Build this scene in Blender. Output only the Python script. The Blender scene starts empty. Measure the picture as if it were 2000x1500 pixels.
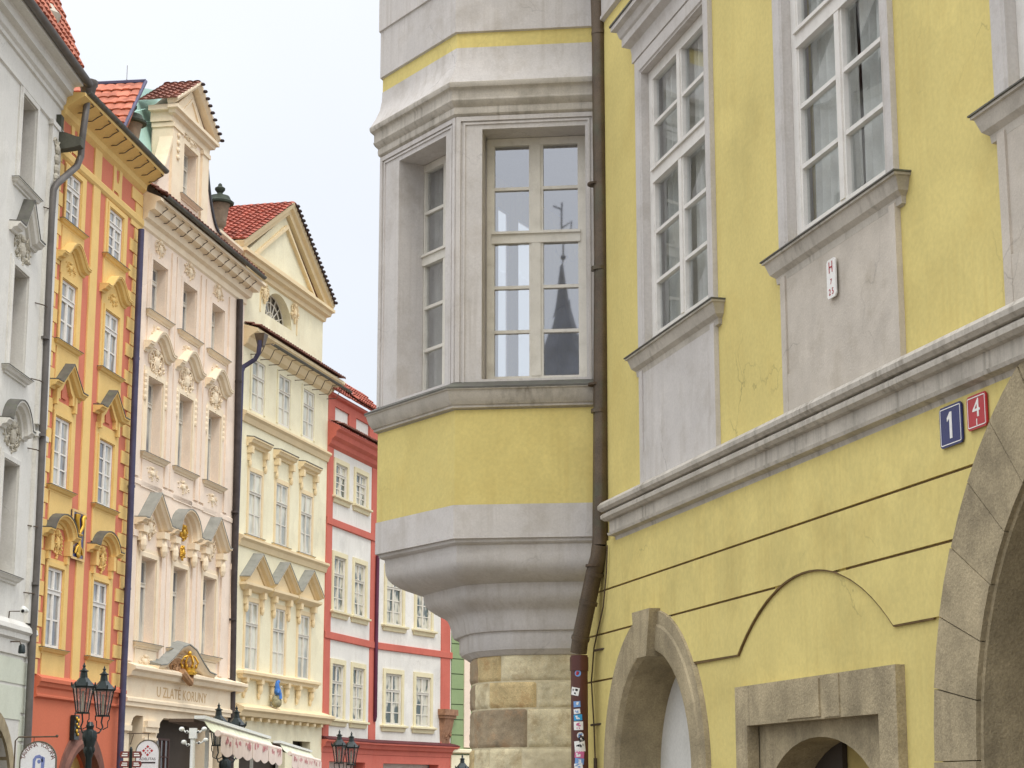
import bpy, math, random
from mathutils import Vector, Matrix, geometry, noise
R=math.radians
scn=bpy.context.scene; COL=scn.collection
# ---------------------------------------------------------------- camera, sky, sun, exposure
PITCH=math.atan(800/3821.)
cd=bpy.data.cameras.new('camera'); cam=bpy.data.objects.new('camera',cd); COL.objects.link(cam)
cd.sensor_width=36; cd.lens=3821/2000*36; cd.clip_start=.1; cd.clip_end=3000
cam.location=(0,0,1.6); cam.rotation_euler=(R(90)+PITCH,0,0); scn.camera=cam
scn.view_settings.view_transform='Standard'; scn.view_settings.look='None'
scn.view_settings.exposure=0.36; scn.view_settings.gamma=1
SUN_EL=R(52); SUN_AZ=R(158)      # clockwise from +Y (north): behind the camera, a little to the right
w=bpy.data.worlds.new('World'); scn.world=w; w.use_nodes=True
nt=w.node_tree; nt.nodes.clear()
def wn(t): return nt.nodes.new(t)
out=wn('ShaderNodeOutputWorld'); bg=wn('ShaderNodeBackground'); sky=wn('ShaderNodeTexSky')
sky.sky_type='NISHITA'; sky.sun_disc=False; sky.sun_elevation=SUN_EL; sky.sun_rotation=SUN_AZ
sky.air_density=1.5; sky.dust_density=5
sc_=wn('ShaderNodeVectorMath'); sc_.operation='SCALE'; sc_.inputs['Scale'].default_value=.02
tc=wn('ShaderNodeTexCoord'); sep=wn('ShaderNodeSeparateXYZ'); cr=wn('ShaderNodeValToRGB')
# overcast cloud deck: three times brighter overhead than at the horizon
els=[(0,(.56,.61,.69)),(.13,(.62,.655,.72)),(.28,(.655,.675,.72)),(.42,(.72,.735,.77)),(.7,(1.5,1.53,1.6)),(1,(2.6,2.65,2.75))]
cr.color_ramp.elements[0].position=0; cr.color_ramp.elements[1].position=1
for p,c in els[1:-1]: cr.color_ramp.elements.new(p)
for e,(p,c) in zip(cr.color_ramp.elements,els): e.position=p; e.color=(*c,1)
nz=wn('ShaderNodeTexNoise'); nz.inputs['Scale'].default_value=2.2; nz.inputs['Detail'].default_value=4
mr=wn('ShaderNodeMapRange'); mr.inputs['From Min'].default_value=.3; mr.inputs['From Max'].default_value=.7
mr.inputs['To Min'].default_value=.93; mr.inputs['To Max'].default_value=1.05
mu=wn('ShaderNodeVectorMath'); mu.operation='SCALE'; ad=wn('ShaderNodeVectorMath'); ad.operation='ADD'
L=nt.links.new
L(tc.outputs['Generated'],sep.inputs[0]); L(sep.outputs['Z'],cr.inputs[0]); L(tc.outputs['Generated'],nz.inputs['Vector'])
L(nz.outputs[0],mr.inputs[0]); L(cr.outputs[0],mu.inputs[0]); L(mr.outputs[0],mu.inputs['Scale'])
L(sky.outputs[0],sc_.inputs[0]); L(sc_.outputs[0],ad.inputs[0]); L(mu.outputs[0],ad.inputs[1])
L(ad.outputs[0],bg.inputs[0]); bg.inputs[1].default_value=1.0; L(bg.outputs[0],out.inputs[0])
sl=bpy.data.lights.new('sun','SUN'); sl.energy=.8; sl.angle=R(14); sl.color=(1,.96,.9)
so=bpy.data.objects.new('sun',sl); COL.objects.link(so)
sd=Vector((math.sin(SUN_AZ)*math.cos(SUN_EL),math.cos(SUN_AZ)*math.cos(SUN_EL),math.sin(SUN_EL)))
so.rotation_euler=sd.to_track_quat('Z','Y').to_euler(); so.location=sd*80

# ---------------------------------------------------------------- materials
def srgb(r,g,b):
    f=lambda c:(c/255/12.92 if c/255<=.04045 else ((c/255+.055)/1.055)**2.4)
    return (f(r),f(g),f(b))
MATS={}
def mat(name,rgb,rough=.85,metal=0,var=.10,scale=1.2,stain=None,samt=0.,fine=.06,bump=.15,bscale=60,streak=0.,spec=.3,coat=0,crack=0.,cell=0.):
    """plaster / stone / metal: base colour, slow mottling, fine grain, optional stain colour, rain streaks"""
    if name in MATS: return MATS[name]
    m=bpy.data.materials.new(name); m.use_nodes=True; n=m.node_tree; N=n.nodes.new; K=n.links.new
    b=n.nodes['Principled BSDF']; b.inputs['Roughness'].default_value=rough; b.inputs['Metallic'].default_value=metal
    b.inputs['Specular IOR Level'].default_value=spec
    if coat: b.inputs['Coat Weight'].default_value=coat; b.inputs['Coat Roughness'].default_value=.15
    t=N('ShaderNodeTexCoord')
    def nois(sc,det,vec=None,rgh=.6):
        x=N('ShaderNodeTexNoise'); x.inputs['Scale'].default_value=sc; x.inputs['Detail'].default_value=det
        x.inputs['Roughness'].default_value=rgh
        K(vec if vec else t.outputs['Object'],x.inputs['Vector']); return x.outputs[0]
    def rng(s,a,c,d,e):
        x=N('ShaderNodeMapRange'); K(s,x.inputs[0])
        for i,v in zip(('From Min','From Max','To Min','To Max'),(a,c,d,e)): x.inputs[i].default_value=v
        return x.outputs[0]
    v1=rng(nois(scale,5),.3,.7,1-var,1+var); v2=rng(nois(scale*28,3),.3,.7,1-fine,1+fine)
    mm=N('ShaderNodeMath'); mm.operation='MULTIPLY'; K(v1,mm.inputs[0]); K(v2,mm.inputs[1]); val=mm.outputs[0]
    sca=N('ShaderNodeVectorMath'); sca.operation='SCALE'; sca.inputs[0].default_value=rgb; K(val,sca.inputs['Scale'])
    colr=sca.outputs[0]
    if samt and stain:
        f=rng(nois(scale*.9+.7,8,rgh=.72),.50,.74,0,samt)
        mx=N('ShaderNodeMix'); mx.data_type='RGBA'; K(f,mx.inputs[0]); K(colr,mx.inputs[6]); mx.inputs[7].default_value=(*stain,1); colr=mx.outputs[2]
    if streak:
        mp=N('ShaderNodeMapping'); mp.inputs['Scale'].default_value=(14,14,.55); K(t.outputs['Object'],mp.inputs[0])
        a=rng(nois(1.0,4,mp.outputs[0]),.48,.75,0,1); c2=rng(nois(.8,3),.42,.62,0,streak)
        m2=N('ShaderNodeMath'); m2.operation='MULTIPLY'; K(a,m2.inputs[0]); K(c2,m2.inputs[1])
        mx=N('ShaderNodeMix'); mx.data_type='RGBA'; K(m2.outputs[0],mx.inputs[0]); K(colr,mx.inputs[6])
        sc=stain if stain else tuple(c*.5 for c in rgb); mx.inputs[7].default_value=(*sc,1); colr=mx.outputs[2]
    def mult(fac_socket,colr):
        x=N('ShaderNodeVectorMath'); x.operation='SCALE'; K(colr,x.inputs[0]); K(fac_socket,x.inputs['Scale']); return x.outputs[0]
    if crack:       # hairline cracks here and there, and a few paler repaired patches
        dn=N('ShaderNodeTexNoise'); dn.inputs['Scale'].default_value=3; dn.inputs['Detail'].default_value=5; K(t.outputs['Object'],dn.inputs[0])
        mxv=N('ShaderNodeVectorMath'); mxv.operation='MULTIPLY_ADD'; K(dn.outputs['Color'],mxv.inputs[0]); mxv.inputs[1].default_value=(.5,.5,.5); K(t.outputs['Object'],mxv.inputs[2])
        vo=N('ShaderNodeTexVoronoi'); vo.feature='DISTANCE_TO_EDGE'; vo.inputs['Scale'].default_value=.75; K(mxv.outputs[0],vo.inputs['Vector'])
        a=rng(vo.outputs['Distance'],.001,.007,1,0); c2=rng(nois(.55,3),.56,.68,0,crack*.75); m3=N('ShaderNodeMath'); m3.operation='MULTIPLY'; K(a,m3.inputs[0]); K(c2,m3.inputs[1])
        inv=N('ShaderNodeMath'); inv.operation='SUBTRACT'; inv.inputs[0].default_value=1; K(m3.outputs[0],inv.inputs[1]); colr=mult(inv.outputs[0],colr)
        colr=mult(rng(nois(.7,6,rgh=.5),.57,.60,1,1.06),colr); colr=mult(rng(nois(.45,7,rgh=.6),.35,.42,.93,1),colr)
    if cell:
        vo=N('ShaderNodeTexVoronoi'); vo.inputs['Scale'].default_value=cell; K(t.outputs['Object'],vo.inputs['Vector']); sp_=N('ShaderNodeSeparateColor'); K(vo.outputs['Color'],sp_.inputs[0])
        colr=mult(rng(sp_.outputs[0],0,1,.68,1.22),colr)
    K(colr,b.inputs['Base Color'])
    if bump:
        bp=N('ShaderNodeBump'); bp.inputs['Strength'].default_value=bump; bp.inputs['Distance'].default_value=.01
        K(nois(bscale,4),bp.inputs['Height']); K(bp.outputs[0],b.inputs['Normal'])
    MATS[name]=m; return m
def glass_near(nm,k,add,bmp):
    m=bpy.data.materials.new(nm); m.use_nodes=True; n=m.node_tree; n.nodes.clear(); N=n.nodes.new; K=n.links.new
    o=N('ShaderNodeOutputMaterial'); mx=N('ShaderNodeMixShader'); tr=N('ShaderNodeBsdfTransparent'); gl=N('ShaderNodeBsdfGlossy')
    gl.inputs['Roughness'].default_value=.015; gl.inputs['Color'].default_value=(.93,.95,1,1); tr.inputs['Color'].default_value=(.86,.88,.88,1)
    lw=N('ShaderNodeLayerWeight'); lw.inputs[0].default_value=.5; pw=N('ShaderNodeMath'); pw.operation='POWER'; pw.inputs[1].default_value=5; K(lw.outputs['Facing'],pw.inputs[0]); ma=N('ShaderNodeMath'); ma.operation='MULTIPLY_ADD'; ma.inputs[1].default_value=k; ma.inputs[2].default_value=add; ma.use_clamp=True
    t=N('ShaderNodeTexCoord'); ns=N('ShaderNodeTexNoise'); ns.inputs['Scale'].default_value=1.6; ns.inputs['Detail'].default_value=1
    bp=N('ShaderNodeBump'); bp.inputs['Strength'].default_value=bmp; bp.inputs['Distance'].default_value=.01
    K(t.outputs['Object'],ns.inputs[0]); K(ns.outputs[0],bp.inputs['Height']); K(bp.outputs[0],gl.inputs['Normal'])
    K(pw.outputs[0],ma.inputs[0]); K(ma.outputs[0],mx.inputs[0]); K(tr.outputs[0],mx.inputs[1]); K(gl.outputs[0],mx.inputs[2]); K(mx.outputs[0],o.inputs[0])
    return m
def glass_far(name,dark,light,lo=.42,hi=.6,sc=.9):
    """old panes with net curtains right behind them"""
    m=bpy.data.materials.new(name); m.use_nodes=True; n=m.node_tree; N=n.nodes.new; K=n.links.new
    b=n.nodes['Principled BSDF']; b.inputs['Roughness'].default_value=.08; b.inputs['Specular IOR Level'].default_value=.7
    t=N('ShaderNodeTexCoord'); mp=N('ShaderNodeMapping'); mp.inputs['Scale'].default_value=(1.8,1,.7); ns=N('ShaderNodeTexNoise'); ns.inputs['Scale'].default_value=sc; ns.inputs['Detail'].default_value=3
    cr=N('ShaderNodeValToRGB'); cr.color_ramp.elements[0].position=lo; cr.color_ramp.elements[1].position=hi
    cr.color_ramp.elements[0].color=(*dark,1); cr.color_ramp.elements[1].color=(*light,1)
    K(t.outputs['Object'],mp.inputs[0]); K(mp.outputs[0],ns.inputs[0]); K(ns.outputs[0],cr.inputs[0]); K(cr.outputs[0],b.inputs['Base Color'])
    n2=N('ShaderNodeTexNoise'); n2.inputs['Scale'].default_value=2.5; K(t.outputs['Object'],n2.inputs[0])
    bp=N('ShaderNodeBump'); bp.inputs['Strength'].default_value=.3; bp.inputs['Distance'].default_value=.01; K(n2.outputs[0],bp.inputs['Height']); K(bp.outputs[0],b.inputs['Normal'])
    MATS[name]=m; return m
GLASS=glass_near('oriel_glass',.6,.42,.01); GLASS2=glass_near('window_glass',1.0,.11,.2)
GF=glass_far('curtained_glass',srgb(105,110,118),srgb(190,190,180))
GFC=glass_far('pale_curtained_glass',srgb(150,152,140),srgb(215,212,190),.38,.55)
GFG=glass_far('grey_house_glass',srgb(45,42,40),srgb(110,105,98))
GFR=glass_far('old_pane_glass',srgb(72,84,80),srgb(200,196,176),.44,.52,1.6)
Y1=mat('yellow_plaster',srgb(216,199,126),var=.08,scale=.9,stain=srgb(198,172,98),samt=.36,streak=.42,bump=.10,bscale=90,crack=.5)
GR=mat('grey_painted_stucco',srgb(201,196,190),var=.07,scale=1.6,stain=srgb(160,150,134),samt=.5,streak=.5,bump=.2,bscale=80,crack=.5)
GRD=mat('weathered_grey_stucco',srgb(194,187,174),var=.12,scale=2.2,stain=srgb(112,104,90),samt=.5,streak=.75,bump=.3,bscale=60)
GRP=mat('blotchy_cement_render',srgb(196,187,173),var=.12,scale=2.5,stain=srgb(164,153,134),samt=.6,streak=.2,bump=.3,bscale=50,crack=.4)
LEAD=mat('dark_lead_flashing',srgb(96,94,88),rough=.6,metal=.2,var=.25,scale=4,stain=srgb(120,130,96),samt=.4)
WW=mat('white_window_paint',srgb(226,222,214),rough=.5,var=.04,scale=6,stain=srgb(150,140,120),samt=.22,bump=.05)
WC=mat('cream_window_paint',srgb(218,213,200),rough=.5,var=.05,scale=6,stain=srgb(150,140,115),samt=.3,bump=.05)
ST=mat('brown_sandstone',srgb(166,152,122),var=.3,scale=2.2,stain=srgb(112,102,82),samt=.6,streak=.5,fine=.18,bump=.8,bscale=40)
STP=mat('pale_sandstone',srgb(212,200,164),var=.26,scale=4.2,stain=srgb(158,132,92),samt=.8,fine=.16,bump=.9,bscale=26)
STG=mat('grey_sandstone',srgb(158,142,116),var=.3,scale=3.8,stain=srgb(178,138,98),samt=.8,fine=.2,bump=.8,bscale=34)
STM=mat('lime_mortar',srgb(208,196,162),var=.15,scale=3,stain=srgb(140,130,104),samt=.5,bump=.6,bscale=40)
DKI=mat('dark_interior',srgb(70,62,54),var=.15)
ROOM=mat('room_wall_paint',srgb(200,198,196),var=.05)
CURT=mat('net_curtain',srgb(208,208,202),var=.18,scale=3)
WHP=mat('white_limewash',srgb(222,220,212),var=.06,stain=srgb(170,165,150),samt=.3)
PIPE=mat('brown_drainpipe_metal',srgb(92,78,62),rough=.45,metal=.35,var=.3,scale=3,stain=srgb(86,100,78),samt=.5,fine=.2,bump=.2,coat=.25)
PIPER=mat('red_brown_pipe_paint',srgb(88,50,42),rough=.4,var=.15,scale=3,bump=.1,coat=.2)
PIPEB=mat('blue_grey_drainpipe',srgb(74,72,96),rough=.45,metal=.2,var=.2,scale=3)
PIPEG=mat('grey_drainpipe',srgb(104,100,96),rough=.5,metal=.3,var=.2,scale=3)
BLK=mat('black_iron',srgb(34,44,44),rough=.45,metal=.3,var=.2,scale=8,bump=.1,coat=.3)
IRON=mat('rusty_iron',srgb(84,70,56),rough=.7,var=.3,scale=10)
SGR=mat('pale_grey_plaster',srgb(214,212,204),var=.05,scale=.8,stain=srgb(176,172,156),samt=.35,streak=.4,crack=.35)
SGD=mat('grey_stone_ornament',srgb(186,180,164),var=.15,scale=3,stain=srgb(120,114,98),samt=.5,bump=.3)
BRW=mat('dark_brown_wood',srgb(70,44,38),rough=.5,var=.2,scale=5)
ORR=mat('terracotta_red_plaster',srgb(206,122,96),var=.05,scale=.9,stain=srgb(190,104,78),samt=.2,streak=.1)
ORY=mat('ochre_yellow_plaster',srgb(228,194,124),var=.06,scale=1.0,stain=srgb(206,160,76),samt=.25,streak=.15)
ORB=mat('orange_red_plaster',srgb(202,112,82),var=.05,scale=.8,stain=srgb(200,92,64),samt=.2)
PKW=mat('peach_pink_plaster',srgb(234,216,196),var=.05,scale=.9,stain=srgb(224,194,162),samt=.35,streak=.25,crack=.35)
PKS=mat('peach_stucco_trim',srgb(236,219,190),var=.05,scale=1.5,stain=srgb(214,178,136),samt=.35)
PKR=mat('peach_reveal_plaster',srgb(240,208,160),var=.04)
CRW=mat('cream_plaster',srgb(232,225,194),var=.06,scale=.9,stain=srgb(206,190,150),samt=.35,streak=.4,crack=.35)
CRT=mat('cream_stone_trim',srgb(228,208,168),var=.05,scale=1.5,stain=srgb(214,180,130),samt=.3)
RDR=mat('brick_red_plaster',srgb(198,108,92),var=.08,scale=.9,stain=srgb(170,74,62),samt=.35,streak=.2)
RDW=mat('off_white_plaster',srgb(224,221,212),var=.05,scale=.9,stain=srgb(190,184,168),samt=.35,streak=.5,crack=.4)
YTR=mat('pale_yellow_trim',srgb(222,212,176),var=.05,scale=2,stain=srgb(196,176,120),samt=.3)
GRN=mat('sage_green_plaster',srgb(142,162,118),var=.05,scale=.9,stain=srgb(120,146,96),samt=.25)
TIL=mat('red_roof_tile',srgb(156,86,70),cell=4.,var=.22,scale=3.0,stain=srgb(150,70,52),samt=.4,fine=.15,bump=.2,bscale=20)
TILO=mat('orange_roof_tile',srgb(180,112,90),cell=3.6,var=.14,scale=3.0,stain=srgb(190,90,64),samt=.3,fine=.1,bump=.2,bscale=20)
TILD=mat('old_brown_roof_tile',srgb(132,88,74),cell=4.,var=.3,scale=4,stain=srgb(80,56,48),samt=.6,fine=.2,bump=.2,bscale=20)
TILE_DK=mat('blackened_tile_ends',srgb(62,52,52),var=.3,scale=6)
COP=mat('green_copper_sheet',srgb(172,208,196),rough=.6,var=.06,scale=2,stain=srgb(140,180,168),samt=.3)
GLD=mat('gilding',srgb(214,170,70),rough=.42,metal=.8,var=.12,scale=8)
BLU=mat('blue_enamel',srgb(28,40,100),rough=.3,var=.12,scale=4,coat=.4)
RED=mat('red_enamel',srgb(178,36,50),rough=.3,var=.1,scale=4,coat=.4)
WHT=mat('white_enamel',srgb(238,236,230),rough=.35,var=.03)
TXR=mat('red_lettering',srgb(176,56,60),rough=.5); TXD=mat('dark_lettering',srgb(60,48,52),rough=.6); TXB=mat('blue_lettering',srgb(120,134,186),rough=.5)
TXS=mat('carved_lettering',srgb(196,164,118),rough=.8)
LGR=mat('grey_lead_cap',srgb(140,140,132),rough=.6,var=.15,scale=3,stain=srgb(96,98,92),samt=.4); SLATE=mat('slate_roofing',srgb(72,74,80),var=.2,scale=3); TOWR=mat('tower_stone',srgb(150,146,142),var=.2,scale=1)
CANV=mat('awning_canvas',srgb(232,214,200),var=.06,scale=3,stain=srgb(196,170,150),samt=.3)
CANG=mat('awning_canvas_top',srgb(214,216,190),var=.08,scale=3,stain=srgb(150,160,120),samt=.4)
WPT=mat('white_powder_coat',srgb(228,230,224),rough=.4,var=.04)
# ---------------------------------------------------------------- geometry helpers
CH=1.6; cP,sP=math.cos(PITCH),math.sin(PITCH); FH=3821/cP
class Fr:
    """a facade frame: x runs along the wall (left to right as seen from the street), y into the wall, z up"""
    def __init__(s,O,az):
        a=R(az); s.O=O; s.az=az; s.u=(math.sin(a),math.cos(a)); s.n=(s.u[1],-s.u[0])
        s.D=abs(s.n[0]*O[0]+s.n[1]*O[1]); s.uc=-(O[0]*s.u[0]+O[1]*s.u[1])
    def w(s,x,y,z): return (s.O[0]+x*s.u[0]-y*s.n[0], s.O[1]+x*s.u[1]-y*s.n[1], z)
    def inv(s,X,Y,z):
        dx,dy=X-s.O[0],Y-s.O[1]; return (dx*s.u[0]+dy*s.u[1], -(dx*s.n[0]+dy*s.n[1]), z)
    def q(s,x,z,o):
        """wall measurement (x,z) taken on the wall plane -> where it is if it stands o metres proud"""
        return (x+(s.uc-x)*o/s.D, CH+(z-CH)*(1-o/s.D))
    def at(s,u): return s.w(u,0,0)[:2]
WF=Fr((0,0),90)
PF={}
def arc(cx,cz,r,a0,a1,n,rz=None):
    rz=rz or r
    return [(cx+r*math.cos(R(a0+(a1-a0)*i/n)),cz+rz*math.sin(R(a0+(a1-a0)*i/n))) for i in range(n+1)]
class MB:
    def __init__(s): s.v=[]; s.f=[]; s.mi=[]; s.m=0
    def add(s,vs,fs):
        b=len(s.v); s.v+= [tuple(p) for p in vs]
        for f in fs: s.f.append([b+i for i in f]); s.mi.append(s.m)
    def box(s,x0,x1,y0,y1,z0,z1):
        if x0>x1:x0,x1=x1,x0
        if y0>y1:y0,y1=y1,y0
        s.add([(x,y,z) for z in (z0,z1) for y in (y0,y1) for x in (x0,x1)],
              [(0,2,3,1),(4,5,7,6),(0,1,5,4),(2,6,7,3),(0,4,6,2),(1,3,7,5)])
    def prism(s,pts,y0,y1):
        n=len(pts); s.add([(x,y0,z) for x,z in pts]+[(x,y1,z) for x,z in pts],
            [tuple(range(n)),tuple(range(2*n-1,n-1,-1))]+[(i,n+i,n+(i+1)%n,(i+1)%n) for i in range(n)])
    def wall(s,outer,holes,y=0.,depth=.3,back=False,side=0.):
        loops=[outer]+holes
        tri=geometry.tessellate_polygon([[Vector((x,z,0)) for x,z in l] for l in loops])
        flat=[p for l in loops for p in l]
        s.add([(x,y,z) for x,z in flat],tri)
        if back: s.add([(x,y+depth,z) for x,z in flat],tri)
        for h in holes:
            n=len(h); s.add([(x,y,z) for x,z in h]+[(x,y+depth,z) for x,z in h],[(i,(i+1)%n,n+(i+1)%n,n+i) for i in range(n)])
        if side:
            h=outer;n=len(h); s.add([(x,y,z) for x,z in h]+[(x,y+side,z) for x,z in h],[(i,(i+1)%n,n+(i+1)%n,n+i) for i in range(n)])
    def mould(s,x0,x1,prof,ret=(1,1),y=0.):
        """horizontal moulding: prof = [(out,z)...] top to bottom, mitred returns at the ends"""
        r=[]
        for o,z in prof: r.append([(x0-o*ret[0],.02+y,z),(x0-o*ret[0],y-o,z),(x1+o*ret[1],y-o,z),(x1+o*ret[1],.02+y,z)])
        n=len(prof); vs=[p for q in r for p in q]; fs=[]
        for i in range(n-1):
            for j in range(3): fs.append((i*4+j,i*4+j+1,i*4+4+j+1,i*4+4+j))
        fs.append((0,1,2,3)); fs.append(tuple(reversed([(n-1)*4+j for j in range(4)]))); s.add(vs,fs)
    def sweep(s,path,prof,y=0.,closed=False):
        """prof = closed polygon [(out,up)...] carried along a path in the wall plane, mitred"""
        n=len(path); k=len(prof); vs=[]
        for i,(x,z) in enumerate(path):
            def nrm(a,b):
                d=Vector((b[0]-a[0],b[1]-a[1])); d.normalize(); return Vector((-d.y,d.x))
            if closed: a=nrm(path[i-1],path[i]); b=nrm(path[i],path[(i+1)%n])
            else:
                a=nrm(path[i-1],path[i]) if i>0 else None; b=nrm(path[i],path[i+1]) if i<n-1 else None
                a=a or b; b=b or a
            m=(a+b); m.normalize(); m=m/max(.35,m.dot(a))
            for o,u in prof: vs.append((x+m.x*u,y-o,z+m.y*u))
        fs=[]
        for i in range(n if closed else n-1):
            j=(i+1)%n
            for a in range(k): fs.append((i*k+a,i*k+(a+1)%k,j*k+(a+1)%k,j*k+a))
        if not closed: fs+= [tuple(range(k)),tuple(reversed(range((n-1)*k,n*k)))]
        s.add(vs,fs)
    def tube(s,path,r,seg=8,r1=None,flat=1.):
        P=[Vector(p) for p in path]; n=len(P); vs=[]; prev=None
        for i in range(n):
            d=(P[min(i+1,n-1)]-P[max(i-1,0)]).normalized()
            a=prev if prev else (Vector((0,0,1)) if abs(d.z)<.9 else Vector((1,0,0)))
            a=(a-d*a.dot(d)).normalized(); prev=a; b=d.cross(a)
            rr=r if r1 is None else r+(r1-r)*i/max(1,n-1)
            for k in range(seg):
                t=2*math.pi*k/seg; q=a*math.cos(t)*rr+b*math.sin(t)*rr; q.y*=flat; vs.append(P[i]+q)
        fs=[(i*seg+k,i*seg+(k+1)%seg,(i+1)*seg+(k+1)%seg,(i+1)*seg+k) for i in range(n-1) for k in range(seg)]
        fs+=[tuple(reversed(range(seg))),tuple(range((n-1)*seg,n*seg))]; s.add(vs,fs)
    def lathe(s,c,prof,seg=16,sx=1,sy=1,rot=0.):
        vs=[];n=len(prof)
        for r,z in prof:
            for k in range(seg):
                t=2*math.pi*k/seg+rot; vs.append((c[0]+r*sx*math.cos(t),c[1]+r*sy*math.sin(t),c[2]+z))
        fs=[(i*seg+k,i*seg+(k+1)%seg,(i+1)*seg+(k+1)%seg,(i+1)*seg+k) for i in range(n-1) for k in range(seg)]
        fs+=[tuple(reversed(range(seg))),tuple(range((n-1)*seg,n*seg))]; s.add(vs,fs)
    def blob(s,c,rx,ry,rz,seg=8,ring=5):
        s.lathe(c,[(math.sin(math.pi*i/ring)*1. if 0<i<ring else .02,-rz*math.cos(math.pi*i/ring)) for i in range(ring+1)],seg,rx,ry)
    def loft(s,levels,cap=False):
        k=len(levels[0]); vs=[p for l in levels for p in l]
        s.add(vs,[(i*k+a,i*k+a+1,(i+1)*k+a+1,(i+1)*k+a) for i in range(len(levels)-1) for a in range(k-1)])
    def tiles(s,P0,U,V,wu,wv,du=.22,dv=.32,amp=.05,verge=None):
        """pantiles laid in rows on a slope"""
        P0,U,V=Vector(P0),Vector(U).normalized(),Vector(V).normalized(); N=U.cross(V)
        if N.z<0: N=-N
        nr=max(1,round(wv/dv)); dv=wv/nr; nc=max(1,round(wu/du)); du=wu/nc
        for r in range(nr):
            vs=[];S=5;js=nc*S+1
            for lv,lift in ((r*dv-.04,.055),(r*dv-.04,.03),((r+1)*dv,.0)):
                for j in range(js):
                    c=j//S; ph=(j%S)/S; jit=(noise.noise(Vector((c*3.1,r*7.7,P0.x)))*.02)
                    h=amp*math.sin(math.pi*ph)**.7 if ph>0 else 0
                    if lift==.03: h=0; 
                    vs.append(P0+U*(j*du/S)+V*(lv+jit)+N*(h+lift+jit*.5))
            # visible order: underside lip, top edge, upper edge
            fs=[]
            for j in range(js-1): fs.append((js+j,js+j+1,j+1,j)); fs.append((j,j+1,2*js+j+1,2*js+j))
            s.add(vs,fs)
    def text(s,txt,x,z,size,y=-.005,align='CENTER',ex=.002,rot=0.,sx=1.,pivot=None):
        c=bpy.data.curves.new('t','FONT'); c.body=txt; c.size=size; c.align_x=align; c.extrude=ex; c.resolution_u=2
        o=bpy.data.objects.new('t',c); COL.objects.link(o); me=bpy.data.meshes.new_from_object(o.evaluated_get(bpy.context.evaluated_depsgraph_get()))
        ca,sa=math.cos(rot),math.sin(rot)
        s.add([(x+(v.co.x*sx)*ca-v.co.y*sa,y-v.co.z,z+(v.co.x*sx)*sa+v.co.y*ca) for v in me.vertices],[tuple(p.vertices) for p in me.polygons])
        bpy.data.objects.remove(o); bpy.data.curves.remove(c); bpy.data.meshes.remove(me)
    def build(s,name,mats,parent=None,fr=None,smooth=0,label=None,fix=True):
        if not isinstance(mats,(list,tuple)): mats=[mats]
        vs=s.v
        if parent is not None:
            pf=PF[parent.name]
            if fr is not None and fr is not pf: vs=[pf.inv(*fr.w(*p)) for p in vs]
        elif fr is not None: vs=[fr.w(*p) for p in vs]
        me=bpy.data.meshes.new(name); me.from_pydata(vs,[],s.f)
        for m in mats: me.materials.append(m)
        me.polygons.foreach_set('material_index',s.mi); me.validate()
        if fix: bm_fix(me)
        if smooth:
            me.polygons.foreach_set('use_smooth',[True]*len(me.polygons)); me.set_sharp_from_angle(angle=R(smooth))
        me.update(); o=bpy.data.objects.new(name,me); COL.objects.link(o)
        if parent is not None: o.parent=parent; PF[o.name]=PF[parent.name]
        if label: o['label']=label
        return o
import bmesh
def bm_fix(me):
    b=bmesh.new(); b.from_mesh(me); bmesh.ops.recalc_face_normals(b,faces=b.faces); b.to_mesh(me); b.free()
def thing(name,label,cat,fr,z=0,group=None):
    o=bpy.data.objects.new(name,None); COL.objects.link(o); o.location=(fr.O[0],fr.O[1],z); o.rotation_euler=(0,0,R(90-fr.az))
    o.empty_display_size=.3; o['label']=label; o['category']=cat
    if group: o['group']=group
    PF[o.name]=fr; return o
def rect(x0,x1,z0,z1): return [(x0,z0),(x1,z0),(x1,z1),(x0,z1)]
rnd=random.Random(7)
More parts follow.
